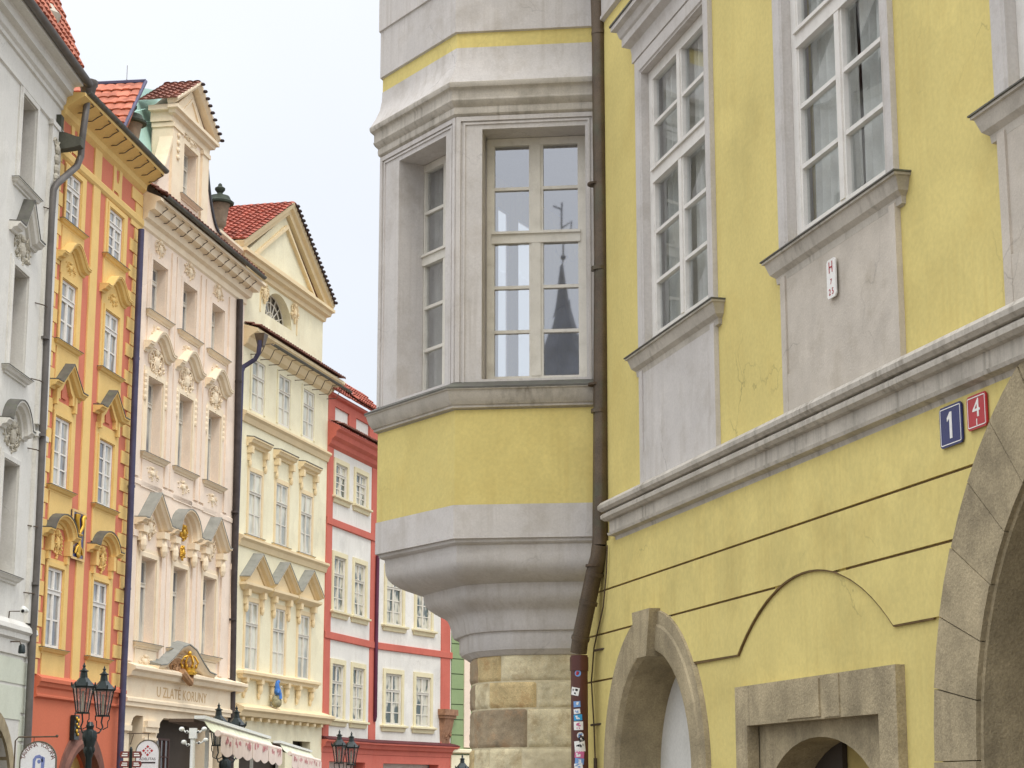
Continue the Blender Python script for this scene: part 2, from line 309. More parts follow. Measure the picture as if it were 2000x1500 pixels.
def window(par,x0,x1,z0,z1,y,fm,gm,transom=None,up=1,low=2,cols=2,fw=.07,bar=.03,mull=.07,tw=.09,d=.05,fr=None,name='window',label=None,upfrac=.3,curt=False,lip=True,tilt=.004):
    m=MB(); zt=z0+(z1-z0)*(1-upfrac) if transom is None else transom
    m.box(x0,x0+fw,y,y+d,z0,z1); m.box(x1-fw,x1,y,y+d,z0,z1); m.box(x0+fw,x1-fw,y,y+d,z1-fw,z1); m.box(x0+fw,x1-fw,y,y+d,z0,z0+fw)
    a,b=x0+fw,x1-fw; c=(a+b)/2; panes=[]
    sect=[(z0+fw,zt-tw/2,low),(zt+tw/2,z1-fw,up)] if up else [(z0+fw,z1-fw,low)]
    if up:
        m.box(a,b,y-.012,y+d-.002,zt-tw/2,zt+tw/2)
        if lip: m.box(a,b,y-.035,y-.012,zt+tw*.28,zt+tw/2)
    for s0,s1,rows in sect:
        w=(b-a-mull*(cols-1))/cols
        for i in range(cols-1): xx=a+w*(i+1)+mull*i; m.box(xx,xx+mull,y-.008,y+d-.004,s0,s1)
        for i in range(cols):
            xa=a+i*(w+mull); h=(s1-s0)/rows; sw=bar*.8
            m.box(xa,xa+sw,y+.006,y+d-.008,s0,s1); m.box(xa+w-sw,xa+w,y+.006,y+d-.008,s0,s1)
            for r in range(1,rows): m.box(xa+sw,xa+w-sw,y+.008,y+d-.01,s0+h*r-bar/2,s0+h*r+bar/2)
            for r in range(rows): panes.append((xa,xa+w,s0+h*r,s0+h*(r+1)))
    o=m.build(name,fm,par,fr,label=label)
    g=MB()
    for (xa,xb,za,zb) in panes:
        t1,t2=rnd.uniform(-tilt,tilt),rnd.uniform(-tilt,tilt); yy=y+d*.6
        g.add([(xa,yy+t1,za),(xb,yy-t1,za),(xb,yy-t2,zb),(xa,yy+t2,zb)],[(0,1,2,3)])
    g.build('pane',gm,o,fr,fix=False)
    if curt:
        k=MB(); n=60
        for (cx0,cx1) in ((x0,c-.03),(c+.03,x1)):
            vs=[];
            for zz in (z0,z1):
                for i in range(n+1): t=i/n; vs.append((cx0+(cx1-cx0)*t, y+.17+.035*math.sin(t*34+zz*.3+x0)+.02*math.sin(t*77),zz))
            k.add(vs,[(i,i+1,n+2+i,n+1+i) for i in range(n)])
        k.build('curtain',CURT,o,fr,smooth=60)
    return o
def spiral(cx,cz,r,t0,turns,s=1,y=-.02,n=18):
    return [(cx+s*r*(1-.8*i/n)*math.cos(t0+turns*2*math.pi*i/n),y,cz+r*(1-.8*i/n)*math.sin(t0+turns*2*math.pi*i/n)) for i in range(n+1)]
def cartouche(m,cx,cz,w,h,seed=0,y=-.02,thick=.025):
    thick*=.8; y*=.6
    r=random.Random(seed)
    m.blob((cx,y,cz),w*.16,.07,h*.24); m.blob((cx,y-.01,cz+h*.34),w*.1,.06,h*.12)
    for s in (-1,1):
        m.tube(spiral(cx+s*w*.26,cz+h*.12,h*.2,.5,1.2,s,y),thick,5,thick*.5); m.tube(spiral(cx+s*w*.22,cz-h*.2,h*.17,2.,-1.1,s,y),thick,5,thick*.5)
        m.tube([(cx+s*w*.1,y,cz+h*.42),(cx+s*w*.3,y,cz+h*.36),(cx+s*w*.44,y,cz+h*.14),(cx+s*w*.42,y,cz-h*.1)],thick,5,thick*.5)
        for i in range(7):
            t=r.random(); m.blob((cx+s*w*(.1+.38*t),y,cz+h*(.4-.8*r.random())*(1-.5*t)),w*r.uniform(.03,.06),.045,h*r.uniform(.03,.07),6,4)
    for i in range(4): m.blob((cx+r.uniform(-.05,.05)*w,y,cz-h*(.25+.07*i)),w*.05,.045,h*.05,6,4)
    for s in (-1,1):
        for i in range(5):      # pointed acanthus leaves
            a=R(r.uniform(-70,80)); L0=h*r.uniform(.16,.3); bx=cx+s*w*r.uniform(.08,.3); bz=cz+h*r.uniform(-.3,.3); dx,dz=s*math.cos(a)*L0,math.sin(a)*L0
            m.tube([(bx,y-.02,bz),(bx+dx*.5,y-.05,bz+dz*.6),(bx+dx,y,bz+dz*.9)],thick*.9,4,.004)
def hood(par,x0,x1,z,kind,rise=.5,o=.2,mt=None,lead=LEAD,fr=None,flat=None,name='window_hood',th=.18,zc=None):
    """window hood on the wall between x0..x1, springing at z"""
    m=MB(); prof=[(-.02,0),(.05*o/.2,0),(.07*o/.2,th*.3),(.14*o/.2,th*.42),(.17*o/.2,th*.75),(o,th*.8),(o,th),(-.02,th*1.1)]
    lp=[(-.02,th*1.1+.003),(o,th+.003),(o+.015,th+.003),(o+.015,th+.028),(-.02,th*1.25)]
    c=(x0+x1)/2; w=x1-x0; f=flat if flat is not None else .22
    if kind=='tri': path=[(x0,z),(x0+w*f,z),(c,z+rise),(x1-w*f,z),(x1,z)]
    elif kind=='seg':
        r=w*(.5-f); path=[(x0,z)]+[(c+r*math.cos(R(a)),z+rise*math.sin(R(a))) for a in range(180,-1,-15)]+[(x1,z)]
    elif kind=='wave':
        path=[(x0+w*i/16,z+rise*(.5-.5*math.cos(2*math.pi*min(1,max(0,(i/16-.12)/.76))))) for i in range(17)]
    elif kind=='gable': path=[(x0,z),(c,z+rise),(x1,z)]
    else: path=[(x0,z),(x1,z)]
    m.sweep(path,prof); m.m=1; m.sweep(path,lp)
    # return faces at the ends come with the sweep caps
    return m.build(name,[mt,lead],par,fr,smooth=25)
def sill(par,x0,x1,z,mt,o=.12,h=.1,fr=None,lead=LEAD,name='window_sill',ret=(1,1)):
    m=MB(); m.mould(x0,x1,[(o,z-.012),(o,z-.03),(o*.85,z-.035),(o*.6,z-h*.6),(o*.3,z-h*.75),(o*.25,z-h),(0,z-h-.01)],ret)
    m.m=1; m.mould(x0,x1,[(0,z+.02),(o+.012,z),(o+.012,z-.011)],ret)
    return m.build(name,[mt,lead],par,fr,smooth=25)
def pipe(par,pts,r,mt,fr=None,name='drainpipe',collars=(),seg=12,label=None):
    m=MB(); m.tube(pts,r,seg)
    for (x,y,z) in collars: m.tube([(x,y,z-.03),(x,y,z+.03)],r*1.14,seg)
    return m.build(name,mt,par,fr,smooth=40,label=label)
def body(par,w,z,mt,d=9.,x0=0.,name='rear_wall',y=.47,fr=None):
    m=MB(); m.box(x0+.02,w-.02,y,d,0,z); return m.build(name,mt,par,fr)
# ---------------------------------------------------------------- the setting
g=MB(); g.add([(-600,-600,0),(600,-600,0),(600,900,0),(-600,900,0)],[(0,1,2,3)])
gm=mat('cobbled_street',srgb(110,104,98),var=.15,scale=.6,bump=.8,bscale=5)
go=g.build('street',gm); go['kind']='structure'

# ---------------------------------------------------------------- facade lines of the row
def chain(O,vp): return Fr(O,math.degrees(math.atan((vp-1000)/FH)))
F_OR=chain((-10.9066,45.),1515); W_OR=6.30
F_PK=chain(F_OR.at(W_OR),1725); W_PK=8.93
F_CR=chain(F_PK.at(W_PK),1960); W_CR=8.15
F_RD=chain(F_CR.at(W_CR),2030); W_RD=5.42
F_RB=chain(F_RD.at(W_RD),2880); W_RB=6.20
F_GN=Fr(F_RB.at(W_RB),41.88)
F_GY=chain((-10.9066,45.),1170)
def px(fr,x,y,o=0.):
    """survey helper: the point seen at (x,y) of the photograph that stands o metres in front of a facade plane"""
    yy=750-y; d=(x-1000, 3821*cP-yy*sP, 3821*sP+yy*cP); n=fr.n
    t=(n[0]*fr.O[0]+n[1]*fr.O[1]+o)/(n[0]*d[0]+n[1]*d[1])
    X,Y=d[0]*t,d[1]*t
    return ((X-fr.O[0])*fr.u[0]+(Y-fr.O[1])*fr.u[1], -o, CH+d[2]*t)
def wpt(x,y,Y):
    yy=750-y; d=(x-1000, 3821*cP-yy*sP, 3821*sP+yy*cP); return (d[0]*Y/d[1],Y,CH+d[2]*Y/d[1])
def front(par,w,top,holes,mt,fr=None,depth=.42,x0=0.,z0=0.,name='front_wall',mrev=None):
    m=MB(); m.wall(rect(x0,w,z0,top),holes,0,depth,side=.47); return m.build(name,mt,par,fr)
def brackets_iron(par,fr,xs,z,o0,o1,name='gutter_bracket',h=.22):
    for x in xs:
        m=MB(); m.tube([(x,-.02,z-h),(x-.02,-o0,z-h),(x+.10,-(o0+o1)/2,z-h*.3),(x+.12,-o1,z),(x-.1,-o1-.02,z-.02)],.014,5); m.build(name,IRON,par,fr)
def gutter(par,x0,x1,o,z,mt=LEAD,fr=None,r=.075):
    m=MB(); n=10; vs=[]
    for x in (x0,x1):
        for i in range(9):
            t=math.pi*i/8; vs.append((x,-o-r*math.cos(t),z-r*math.sin(t)))
        for i in range(9):
            t=math.pi*(8-i)/8; vs.append((x,-o-(r-.012)*math.cos(t),z-(r-.012)*math.sin(t)))
    m.add(vs,[(i,(i+1)%18,18+(i+1)%18,18+i) for i in range(18)]+[tuple(range(17,-1,-1)),tuple(range(18,36))])
    return m.build('gutter',mt,par,fr,smooth=40)
# ================================================================ pale grey house (left edge)
f=F_GY; H=thing('town_house','pale grey stucco house with brown sash windows and a dark drainpipe, at the left edge','house',f,group='row houses along the left side')
cols=[-3.15-3.62*i for i in range(5)]; rows=[(15.0,17.05),(10.75,13.05),(6.28,8.72)]
holes=[rect(c,c+1.1,a,b) for c in cols for a,b in rows]
ar=[]
for c in cols[:1]+cols[2:3]: ar.append([(c-1.45,0.02)]+arc(c+.1,1.5,1.55,180,0,16)[0:]+[(c+1.65,0.02)])
front(H,0,18.3,holes+ar,SGR,x0=-20.5,depth=.44)
body(H,0,18.3,SGR,x0=-20.5,d=9)
m=MB(); m.mould(-20.5,0.02,[(.50,18.52),(.50,18.40),(.30,18.38),(.27,18.34),(.27,18.16),(.13,18.12),(.11,17.95),(.05,17.9),(.05,17.8),(0,17.78)],(0,0))
m.mould(-20.5,-.1,[(.05,17.3),(.05,17.2),(.0,17.17)],(0,0)); m.build('eaves_cornice',SGR,H,f)
m=MB(); m.mould(-20.5,-.32,[(.02,5.35),(.14,5.22),(.16,5.12),(.1,5.06),(.1,4.95),(.04,4.9),(.04,4.6),(0,4.58)],(0,0)); m.build('string_course',SGR,H,f,smooth=30)
m=MB()
for a,b in ((4.62,5.3),(3.98,4.5),(3.36,3.94),(2.74,3.32),(2.1,2.7),(.1,2.06)): m.box(-.95,-.12,-.018,.01,a+.0,b-.03)
for a,b in ((3.98,4.55),(3.2,3.94)): m.box(-20.4,-.95,-.018,.01,a,b-.03)
m.build('rusticated_plates',mat('greenish_grey_plaster',srgb(206,210,192),var=.05,stain=srgb(170,172,150),samt=.25),H,f)
for i,(a,b) in enumerate(((5.35,9.6),(9.9,17.1))):
    m=MB(); m.box(-.95,-.18,-.09,.01,a,b); m.box(-1.02,-.11,-.12,.01,b,b+.12); m.build('corner_pilaster',SGR,H,f)
m=MB()
for zz in (16.6,16.35,16.1,15.9,15.75): m.blob((-.56,-.11,zz),.16,.07,.13)
for s in(-1,1): m.tube(spiral(-.56+s*.16,16.72,.13,0,1.2,s,-.11),.03,5,.015)
m.build('stucco_ornament',SGD,H,f)
for ci,c in enumerate(cols):
    for ri,(a,b) in enumerate(rows):
        window(H,c,c+1.1,a,b,.30,BRW,GFG,low=2,up=1,fw=.08,bar=.04,fr=f,d=.06)
        m=MB(); m.sweep([(c-.02,a),(c-.02,b+.02),(c+1.12,b+.02),(c+1.12,a)],[(-.02,0),(.05,0),(.06,.1),(.03,.12),(.03,.2),(-.02,.2)]); m.build('window_surround',SGR,H,f)
        sill(H,c-.28,c+1.3,a-.02,SGR,.16,.16,f)
        if ci<2:
            if ri==1:
                hood(H,c-.45,c+1.5,13.75,'tri',.62,.26,SGR,fr=f,flat=.26)
                m=MB(); cartouche(m,c+.55,13.55,1.3,.75,3,-.03,.035); m.build('stucco_ornament',SGD,H,f)
            if ri==2:
                hood(H,c-.45,c+1.5,9.35,'seg',.55,.26,SGR,fr=f,flat=.2)
                m=MB(); cartouche(m,c+.55,9.3,1.3,.8,5,-.03,.035); m.build('stucco_ornament',SGD,H,f)
for c in (cols[0],cols[2]):
    m=MB(); m.sweep([(c-1.45,.02)]+arc(c+.1,1.5,1.55,180,0,20)+[(c+1.65,.02)],[(-.3,0),(.06,0),(.06,.32),(-.3,.32)]); m.build('stone_arch',ST,H,f)
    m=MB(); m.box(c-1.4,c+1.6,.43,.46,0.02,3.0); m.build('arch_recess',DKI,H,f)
gutter(H,-20.5,.25,.58,18.56,PIPEG,f,.11)
m=MB(); m.tiles((-20.5,-.5,18.62),(1,0,0),(0,.36,.93),20.7,4.2,.26,.36,.05); m.build('tile_roof',TILO,H,f)
m=MB(); m.box(-20.4,.1,1.3,8,18.3,22.4); m.build('roof_body',TILO,H,f)
m=MB(); p=px(f,93,48,.1); m.lathe((p[0],p[1],p[2]-.5),[(.28,0),(.28,.15),(.16,.2),(.12,.4),(.26,.6),(.3,.75),(.2,.85),(.1,1.0)],10); m.build('stone_vase',SGD,H,f,smooth=50)
# drainpipe between the grey and the orange house
q=lambda x,y,o: px(f,x,y,o)
pts=[q(174,168,.5),q(168,215,.5),q(160,275,.5),q(158,305,.45),q(150,325,.4),q(110,360,.2),q(104,372,.16),q(100,430,.14),q(76,1010,.14),q(59,1335,.14),q(55,1420,.14),(q(55,1420,.14)[0],-.14,0.05)]
P=pipe(H,pts,.085,PIPEG,f,collars=[q(88,660,.14),q(80,850,.14),q(68,1140,.14)])
m=MB(); c=q(172,178,.5); m.lathe((c[0],c[1],c[2]-.25),[(.1,0),(.15,.06),(.2,.35),(.24,.4),(.24,.5),(.2,.5)],12); m.build('rain_head',PIPEG,P,f,smooth=40)
for y,xx in ((412,104),(598,88),(745,80),(880,74),(1030,74),(1160,66)):
    a=q(xx,y,.14); m=MB(); m.tube([(a[0]-.35,0.01,a[2]),(a[0]-.1,-.14,a[2]),(a[0]+.1,-.16,a[2])],.014,5); m.build('pipe_bracket',IRON,P,f)
m=MB(); a=q(105,268,.0); m.add([(x,y,a[2]+zz) for (y,dz0,dz1) in ((.01,-.26,.2),(-.25,-.24,.16),(-.5,-.2,.06),(-.62,-.16,.04)) for x in (-.42,-.12) for zz in (dz0,dz1)],[(0,1,3,2),(14,12,13,15)]+[(i*4+q0,i*4+q1,i*4+4+q1,i*4+4+q0) for i in range(3) for q0,q1 in ((0,1),(1,3),(3,2),(2,0))]); m.box(-.4,-.16,-.12,0.01,a[2]+.15,a[2]+.62); m.build('stone_spout',mat('mossy_stone',srgb(84,84,74),var=.3,scale=3,stain=srgb(60,70,50),samt=.5,bump=.5),H,f)

# ================================================================ orange and yellow house
f=F_OR; H=thing('town_house','narrow terracotta red house with ochre yellow window panels and quoins, two windows wide','house',f,group='row houses along the left side')
W=W_OR; rows=[(15.17,16.45),(12.20,13.73),(8.71,10.37),(4.93,6.79)]; cl=[(.5,1.53),(3.62,4.72)]
hol=[rect(a,b,c,d) for a,b in cl for c,d in rows]
arch=[(2.0,.02)]+arc(3.45,1.35,1.35,180,0,18)+[(4.9,.02)]
arch=[(2.1,.02)]+arc(3.45,1.35,1.35,180,0,18)+[(4.8,.02)]
front(H,W,18.0,hol,ORR,z0=4.05,depth=.2); front(H,W,4.05,[arch],ORB,depth=.44,name='ground_floor_wall'); body(H,W,18.2,ORY)
def panel(par,x0,x1,z0,z1,holes,mt,th=.03,name='wall_panel',fr=None):
    m=MB(); m.wall(rect(x0,x1,z0,z1),holes,-th,th,side=th); return m.build(name,mt,par,fr)
m=MB()
z=4.25; k=0; mq=MB()
while z<17.4:
    h=.36; wq=.40 if k%2 else .24; wq2=.62 if k%2 else .95
    m.box(.0,wq-.1,-.03,.01,z+.03,z+h-.0); mq.box(W-wq2,W-.02,-.03,.01,z+.03,z+h); z+=h; k+=1
m.build('corner_quoins',ORY,H,f); mq.build('corner_quoins',ORY,H,f)
panel(H,2.38,2.9,4.2,18.0,[],ORY,.035,'pilaster_strip',f)
for ci,(a,b) in enumerate(cl):
    x0,x1=(a-.12 if ci==0 else a-.26),b+.36
    for ri,(c,d) in enumerate(rows):
        hh=[rect(a,b,c,d)]
        if ri==0: zr=(14.85,16.62)
        elif ri==1: zr=(11.25,14.85)
        elif ri==2: zr=(7.75,10.75)
        else: zr=(4.22,7.0)
        panel(H,x0,x1,zr[0],zr[1],hh,ORY,.028,'window_panel',f)
        m=MB(); m.sweep([(a-.02,c),(a-.02,d+.02),(b+.02,d+.02),(b+.02,c)],[(.0,.0),(.055,0),(.055,.1),(0,.1)]); m.build('window_surround',ORY,H,f)
        window(H,a,b,c,d,.01,WW,GF,low=2 if ri else 3,up=1 if ri!=2 else 0,fw=.07,bar=.04,mull=.08,fr=f,tw=.12) if ri!=2 else window(H,a,b,c,d,.01,WW,GF,low=4,up=0,fw=.07,bar=.035,mull=.07,fr=f)
        sill(H,a-.2,b+.22,c-.02,ORY,.14,.14,f)
    c_=(a+b)/2
    hood(H,a-.42,b+.42,14.1,'wave',.42,.24,ORY,fr=f,lead=ORY)
    m=MB(); cartouche(m,c_,14.1,.75,.35,ci+1,-.03,.015); m.build('stucco_ornament',ORY,H,f)
    hood(H,a-.5,b+.5,10.95,'tri',.5,.26,ORY,fr=f,flat=.2)
    m=MB(); 
    m.sweep([(a+.05,10.78),(a+.05,11.0),(a+.2,11.1),(c_-.15,11.3),(c_,11.42),(c_+.15,11.3),(b-.2,11.1),(b-.05,11.0),(b-.05,10.78)],[(-.01,-.05),(.1,-.05),(.1,.06),(-.01,.06)])
    m.build('stucco_ornament',ORY,H,f)
    for xx in (a-.18,b+.06): m=MB(); m.box(xx,xx+.12,-.12,0.01,10.62,11.0); m.build('hood_console',ORY,H,f)
    m=MB(); m.prism([(c_-.16,10.86),(c_+.16,10.86),(c_+.16,11.05),(c_+.06,11.25),(c_-.06,11.25),(c_-.16,11.05)],-.035,.0); m.build('red_niche_panel',ORR,H,f)
    hood(H,a-.5,b+.5,7.45,'seg',.42,.26,ORY,fr=f,flat=.2)
    m=MB()
    for xx in (a-.2,b+.02): m=MB(); m.box(xx,xx+.18,-.16,0.01,7.15,7.5); m.box(xx+.02,xx+.16,-.1,0.01,6.95,7.15); m.build('hood_console',ORY,H,f)
    m=MB(); cartouche(m,c_,7.38,.62,.75,ci+4,-.05,.03); m.build('stucco_ornament',ORY,H,f)
    # keyhole ornament in the frieze
    m=MB(); zc=17.55; m.wall([(c_-.35,zc-.75),(c_-.25,zc-.55),(c_+.05,zc-.55),(c_+.35,zc-.8),(c_+.32,zc-.2),(c_+.36,zc+.25),(c_+.1,zc+.45),(c_-.12,zc+.45),(c_-.38,zc+.3),(c_-.32,zc-.1)],[arc(c_,zc-.03,.13,0,330,11,.28)],-.03,.03,side=.03); m.build('frieze_ornament',ORY,H,f)
m=MB(); m.mould(0,W,[(.03,16.92),(.07,16.86),(.07,16.72),(.03,16.66),(0,16.64)],(0,0)); m.build('string_course',ORY,H,f)
m=MB(); m.mould(0,W,[(0,18.28),(.58,18.22),(.58,18.14),(.5,18.1),(.2,17.92),(.12,17.86),(.1,17.72),(.0,17.62)],(0,0)); m.build('eaves_cornice',ORY,H,f,smooth=20)
m=MB(); m.mould(.1,W-.15,[(.0,4.3),(.16,4.2),(.16,4.12),(.12,4.1),(.1,4.02),(.05,3.98),(.05,3.84),(.08,3.82),(.08,3.78),(0,3.74)],(0,0)); m.build('string_course',ORB,H,f,smooth=20)
gutter(H,.1,W+.1,.6,18.30,LEAD,f,.09)
brackets_iron(H,f,[.6+.62*i for i in range(10)],18.12,.35,.55,h=.2)
m=MB(); m.tiles((3.6,-.05,17.97),(0,1,0),(.65,0,.76),5,3.58,.28,.36,.03); m.build('tile_roof',TILO,H,f)
m=MB(); m.prism([(3.68,18.),(5.94,20.6),(5.96,20.45),(4.2,18.)],.05,5); m.build('roof_body',TILO,H,f)
m=MB(); m.tube([(3.62,-.06,18.02),(5.98,-.06,20.76)],.05,6); m.tube([(5.98,-.06,20.76),(5.98,5,20.76)],.07,6); m.build('roof_flashing',PIPEB,H,f)
m=MB(); m.sweep([(2.1,.02)]+arc(3.45,1.35,1.35,180,0,24)+[(4.8,.02)],[(-.3,-.02),(.10,-.02),(.12,.12),(.05,.2),(.05,.42),(-.3,.42)]); m.build('stone_arch',mat('brown_stone_arch',srgb(120,84,72),var=.2,scale=3,stain=srgb(90,62,54),samt=.4),H,f,smooth=30)
m=MB(); m.box(2.1,4.8,.40,.45,.02,2.75); m.box(2.15,2.9,.3,.4,.02,2.4); m.build('shop_front',mat('shop_front_glass',srgb(206,176,110),rough=.3,var=.3),H,f)
m=MB(); p=px(f,148,236,.05); P=pipe(H,[px(f,276,448,.2),px(f,262,800,.2),px(f,251,1110,.2),px(f,238,1395,.2),(px(f,238,1395,.2)[0],-.2,.05)],.085,PIPEB,f,collars=[px(f,266,700,.12),px(f,257,950,.12),px(f,249,1150,.12)])
m=MB(); p=px(f,247,168,-.5); m.tube([p,(p[0],p[1],p[2]+.6)],.008,5); m.blob((p[0],p[1],p[2]+.15),.04,.04,.04); m.build('lightning_rod',IRON,H,f)

# fleur plaque between the windows
f2=Fr(f.w(1.84,0,0)[:2],f.az); T=thing('house_sign','blue painted plaque with gilded horn and lily ornaments on the orange house','sign',f2,z=0)
m=MB(); m.box(0,.56,-.07,-.036,7.15,8.32); m.build('board',BLU,T,f2)
m=MB(); m.sweep([(0.02,7.17),(0.02,8.3),(.54,8.3),(.54,7.17)],[(.07,-.02),(.09,-.02),(.09,.035),(.07,.035)],closed=True); m.build('gilded_frame',mat('pale_gilt',srgb(214,180,120),rough=.5,var=.1),T,f2)
m=MB()
m.tube([(.28,-.09,7.75),(.2,-.11,7.9),(.14,-.11,8.1),(.16,-.11,8.22)],.03,7,.07); m.tube([(.28,-.09,7.75),(.36,-.11,7.9),(.42,-.11,8.0),(.40,-.11,8.16),(.46,-.11,8.22)],.03,7,.06)
m.tube([(.28,-.09,7.3),(.28,-.11,7.5),(.28,-.09,7.82)],.055,7,.03); m.blob((.28,-.10,7.76),.17,.04,.04)
for s in(-1,1): m.tube([(.28,-.09,7.5),(.28+s*.1,-.10,7.42),(.28+s*.16,-.10,7.28)],.04,6,.03)
m.blob((.28,-.10,7.26),.08,.04,.08); m.build('gilded_ornament',GLD,T,f2,smooth=60)

for o_ in T.children:
    for v in o_.data.vertices: v.co.x*=1.62

p=px(F_OR,160,1415,.25); f2=Fr(F_OR.w(p[0],0,0)[:2],F_OR.az); T=thing('house_sign','small dark wall sign with gilded blobs above the brown arch, partly behind the lamp','sign',f2,z=p[2])
m=MB(); m.box(-.16,.16,-.13,-.02,-.36,.22); m.build('board',BLK,T)
m=MB()
for x_,z_,r_ in ((-.07,.14,.045),(.06,.09,.055),(-.05,-.0,.04),(.07,-.07,.05),(-.03,-.16,.055),(.05,-.24,.04)): m.blob((x_,-.145,z_),r_,.03,r_)
m.build('gilded_ornament',GLD,T,smooth=60)

# ================================================================ peach pink house
f=F_PK; H=thing('town_house','peach pink baroque house with a dormer, gilded crown and urns, three windows wide','house',f,group='row houses along the left side')
W=W_PK; cl=[(.85,1.98),(3.3,4.42),(5.8,6.92)]; rows=[(14.55,16.0),(10.62,12.72),(5.55,7.8)]
hol=[rect(a,b,c,d) for a,b in cl for c,d in rows]; front(H,W,17.3,hol,PKW,z0=3.9,depth=.44); body(H,W,17.4,PKW)
for ci,(a,b) in enumerate(cl):
    c_=(a+b)/2
    for ri,(c,d) in enumerate(rows):
        window(H,a,b,c,d,.26,WC,GF,low=1,up=1,fw=.07,bar=.03,mull=.06,fr=f,tw=.12)
        m=MB(); m.sweep([(a-.02,c),(a-.02,d+.02),(b+.02,d+.02),(b+.02,c)],[(.0,.0),(.05,0),(.05,.12),(.02,.14),(.02,.24),(0,.24)]); m.build('window_surround',PKS if ri!=0 else PKW,H,f)
        sill(H,a-.25,b+.28,c-.02,PKS,.16,.16,f)
        panel(H,a-.2,b+.22,c-.95 if ri<2 else c-.7,c-.2,[],PKS if ri==2 else PKW,.03,'apron_panel',f)
        m=MB(); cartouche(m,c_,c-.5,1.0,.42,ci*3+ri,-.04,.016); m.build('stucco_ornament',PKS,H,f)
    m=MB(); cartouche(m,c_,16.45,.9,.55,ci+9,-.03,.02); m.build('stucco_ornament',PKS,H,f)
    hood(H,a-.45,b+.45,13.35,'wave',.46,.26,PKS,fr=f,th=.24,lead=PKS)
    m=MB(); cartouche(m,c_,13.2,1.25,.85,ci+12,-.05,.04); m.build('stucco_ornament',PKS,H,f)
    for s in (-1,1):
        m=MB()
        for i in range(5): m.blob((c_+s*.78,-.04,12.75-.16*i),.07,.05,.1,6,4)
        m.build('stucco_garland',PKS,H,f)
    kd='seg' if ci==1 else 'gable'
    hood(H,a-.55,b+.55,8.6,'tri' if ci!=1 else 'seg',.72 if ci!=1 else .68,.34,PKS,fr=f,flat=.14 if ci!=1 else .18,lead=LGR)
    m=MB()
    for xx in (a-.42,b+.02): m=MB(); m.box(xx,xx+.4,-.24,0.01,8.42,8.6); m.box(xx+.03,xx+.37,-.16,0.01,8.2,8.42); m.blob((xx+.2,-.15,8.15),.15,.1,.25); m.build('hood_console',PKS,H,f)
    if ci!=1: m=MB(); cartouche(m,c_,8.65,.9,.7,ci+20,-.05,.03); m.build('stucco_ornament',PKS,H,f)
    if ci==1:
        m=MB(); cartouche(m,c_,8.82,.62,.5,5,-.16,.035); m.build('gilded_ornament',GLD,H,f,smooth=60)
        m=MB(); cartouche(m,c_-.05,8.25,.36,.45,8,-.16,.03); m.build('gilded_ornament',GLD,H,f,smooth=60)
for xx in (.12,2.35,2.75,4.82,5.25,7.4,8.35):
    m=MB(); m.box(xx,xx+.32,-.05,0.01,5.0,8.4); m.box(xx,xx+.32,-.045,.01,9.9,16.6); m.box(xx-.03,xx+.35,-.09,.01,8.28,8.45); m.build('pilaster_strip',PKW,H,f)
m=MB(); m.mould(0,W,[(0,17.75),(.52,17.52),(.52,17.44),(.40,17.40),(.36,17.2),(.2,17.16),(.16,16.98),(.06,16.92),(.05,16.75),(0,16.7)],(0,1)); m.build('eaves_cornice',PKS,H,f,smooth=20)
brackets_iron(H,f,[.5+.66*i for i in range(13)],17.36,.3,.5,h=.24)
gutter(H,0.2,W+.1,.6,17.62,LEAD,f,.08)
m=MB(); m.tiles((0.15,-.52,17.68),(1,0,0),(0,.75,.5),W,.95,.24,.3,.05); m.build('eaves_tiles',TILD,H,f)
# floor string and the portal
m=MB(); m.mould(0,W,[(0,9.85),(.03,9.82),(.03,9.7),(0,9.68)],(0,0)); m.build('string_course',PKW,H,f)
m=MB(); m.mould(-.05,W+.05,[(0,4.98),(.34,4.86),(.34,4.78),(.26,4.72),(.22,4.62),(.08,4.58),(0,4.56)],(0,1)); m.build('portal_cornice',PKS,H,f,smooth=20)
m=MB(); m.mould(.0,W,[(.08,4.58),(.08,4.08),(.14,4.04),(.14,3.96),(.1,3.94),(.1,3.84),(0,3.82)],(0,0)); m.build('portal_frieze',PKS,H,f)
m=MB(); m.sweep([(1.75,4.8),(2.3,4.85),(2.9,5.1),(3.5,5.4),(4.0,5.5),(4.5,5.4),(5.1,5.1),(5.7,4.85),(6.3,4.8)],[(-.02,0),(.2,.02),(.3,.1),(.34,.16),(-.02,.2)]); m.m=1; m.sweep([(1.75,4.8),(2.3,4.85),(2.9,5.1),(3.5,5.4),(4.0,5.5),(4.5,5.4),(5.1,5.1),(5.7,4.85),(6.3,4.8)],[(-.02,.205),(.36,.17),(.36,.2),(-.02,.3)]); m.build('portal_pediment',[PKS,LGR],H,f)
m=MB(); cartouche(m,3.95,4.95,1.9,.7,31,-.2,.07); m.tube([(3.5,-.3,4.9),(3.9,-.42,4.62),(4.3,-.3,4.9)],.12,8,.08)
m.build('carved_tympanum',mat('brown_carved_stone',srgb(166,130,96),var=.25,scale=5),H,f)
m=MB(); cx,cz=4.0,5.02; m.lathe((cx,-.34,cz-.18),[(.2,0),(.21,.09),(.18,.11),(.18,.2)],12)
for i in range(8):
    t=i*math.pi/4; m.tube([(cx+.19*math.cos(t),-.34+.19*math.sin(t),cz),(cx+.26*math.cos(t),-.34+.26*math.sin(t),cz+.16),(cx+.16*math.cos(t),-.34+.16*math.sin(t),cz+.32),(cx,-.34,cz+.36)],.025,5); m.blob((cx+.21*math.cos(t),-.34+.21*math.sin(t),cz+.05),.04,.04,.06,6,4)
m.blob((cx,-.34,cz+.42),.07,.07,.07)
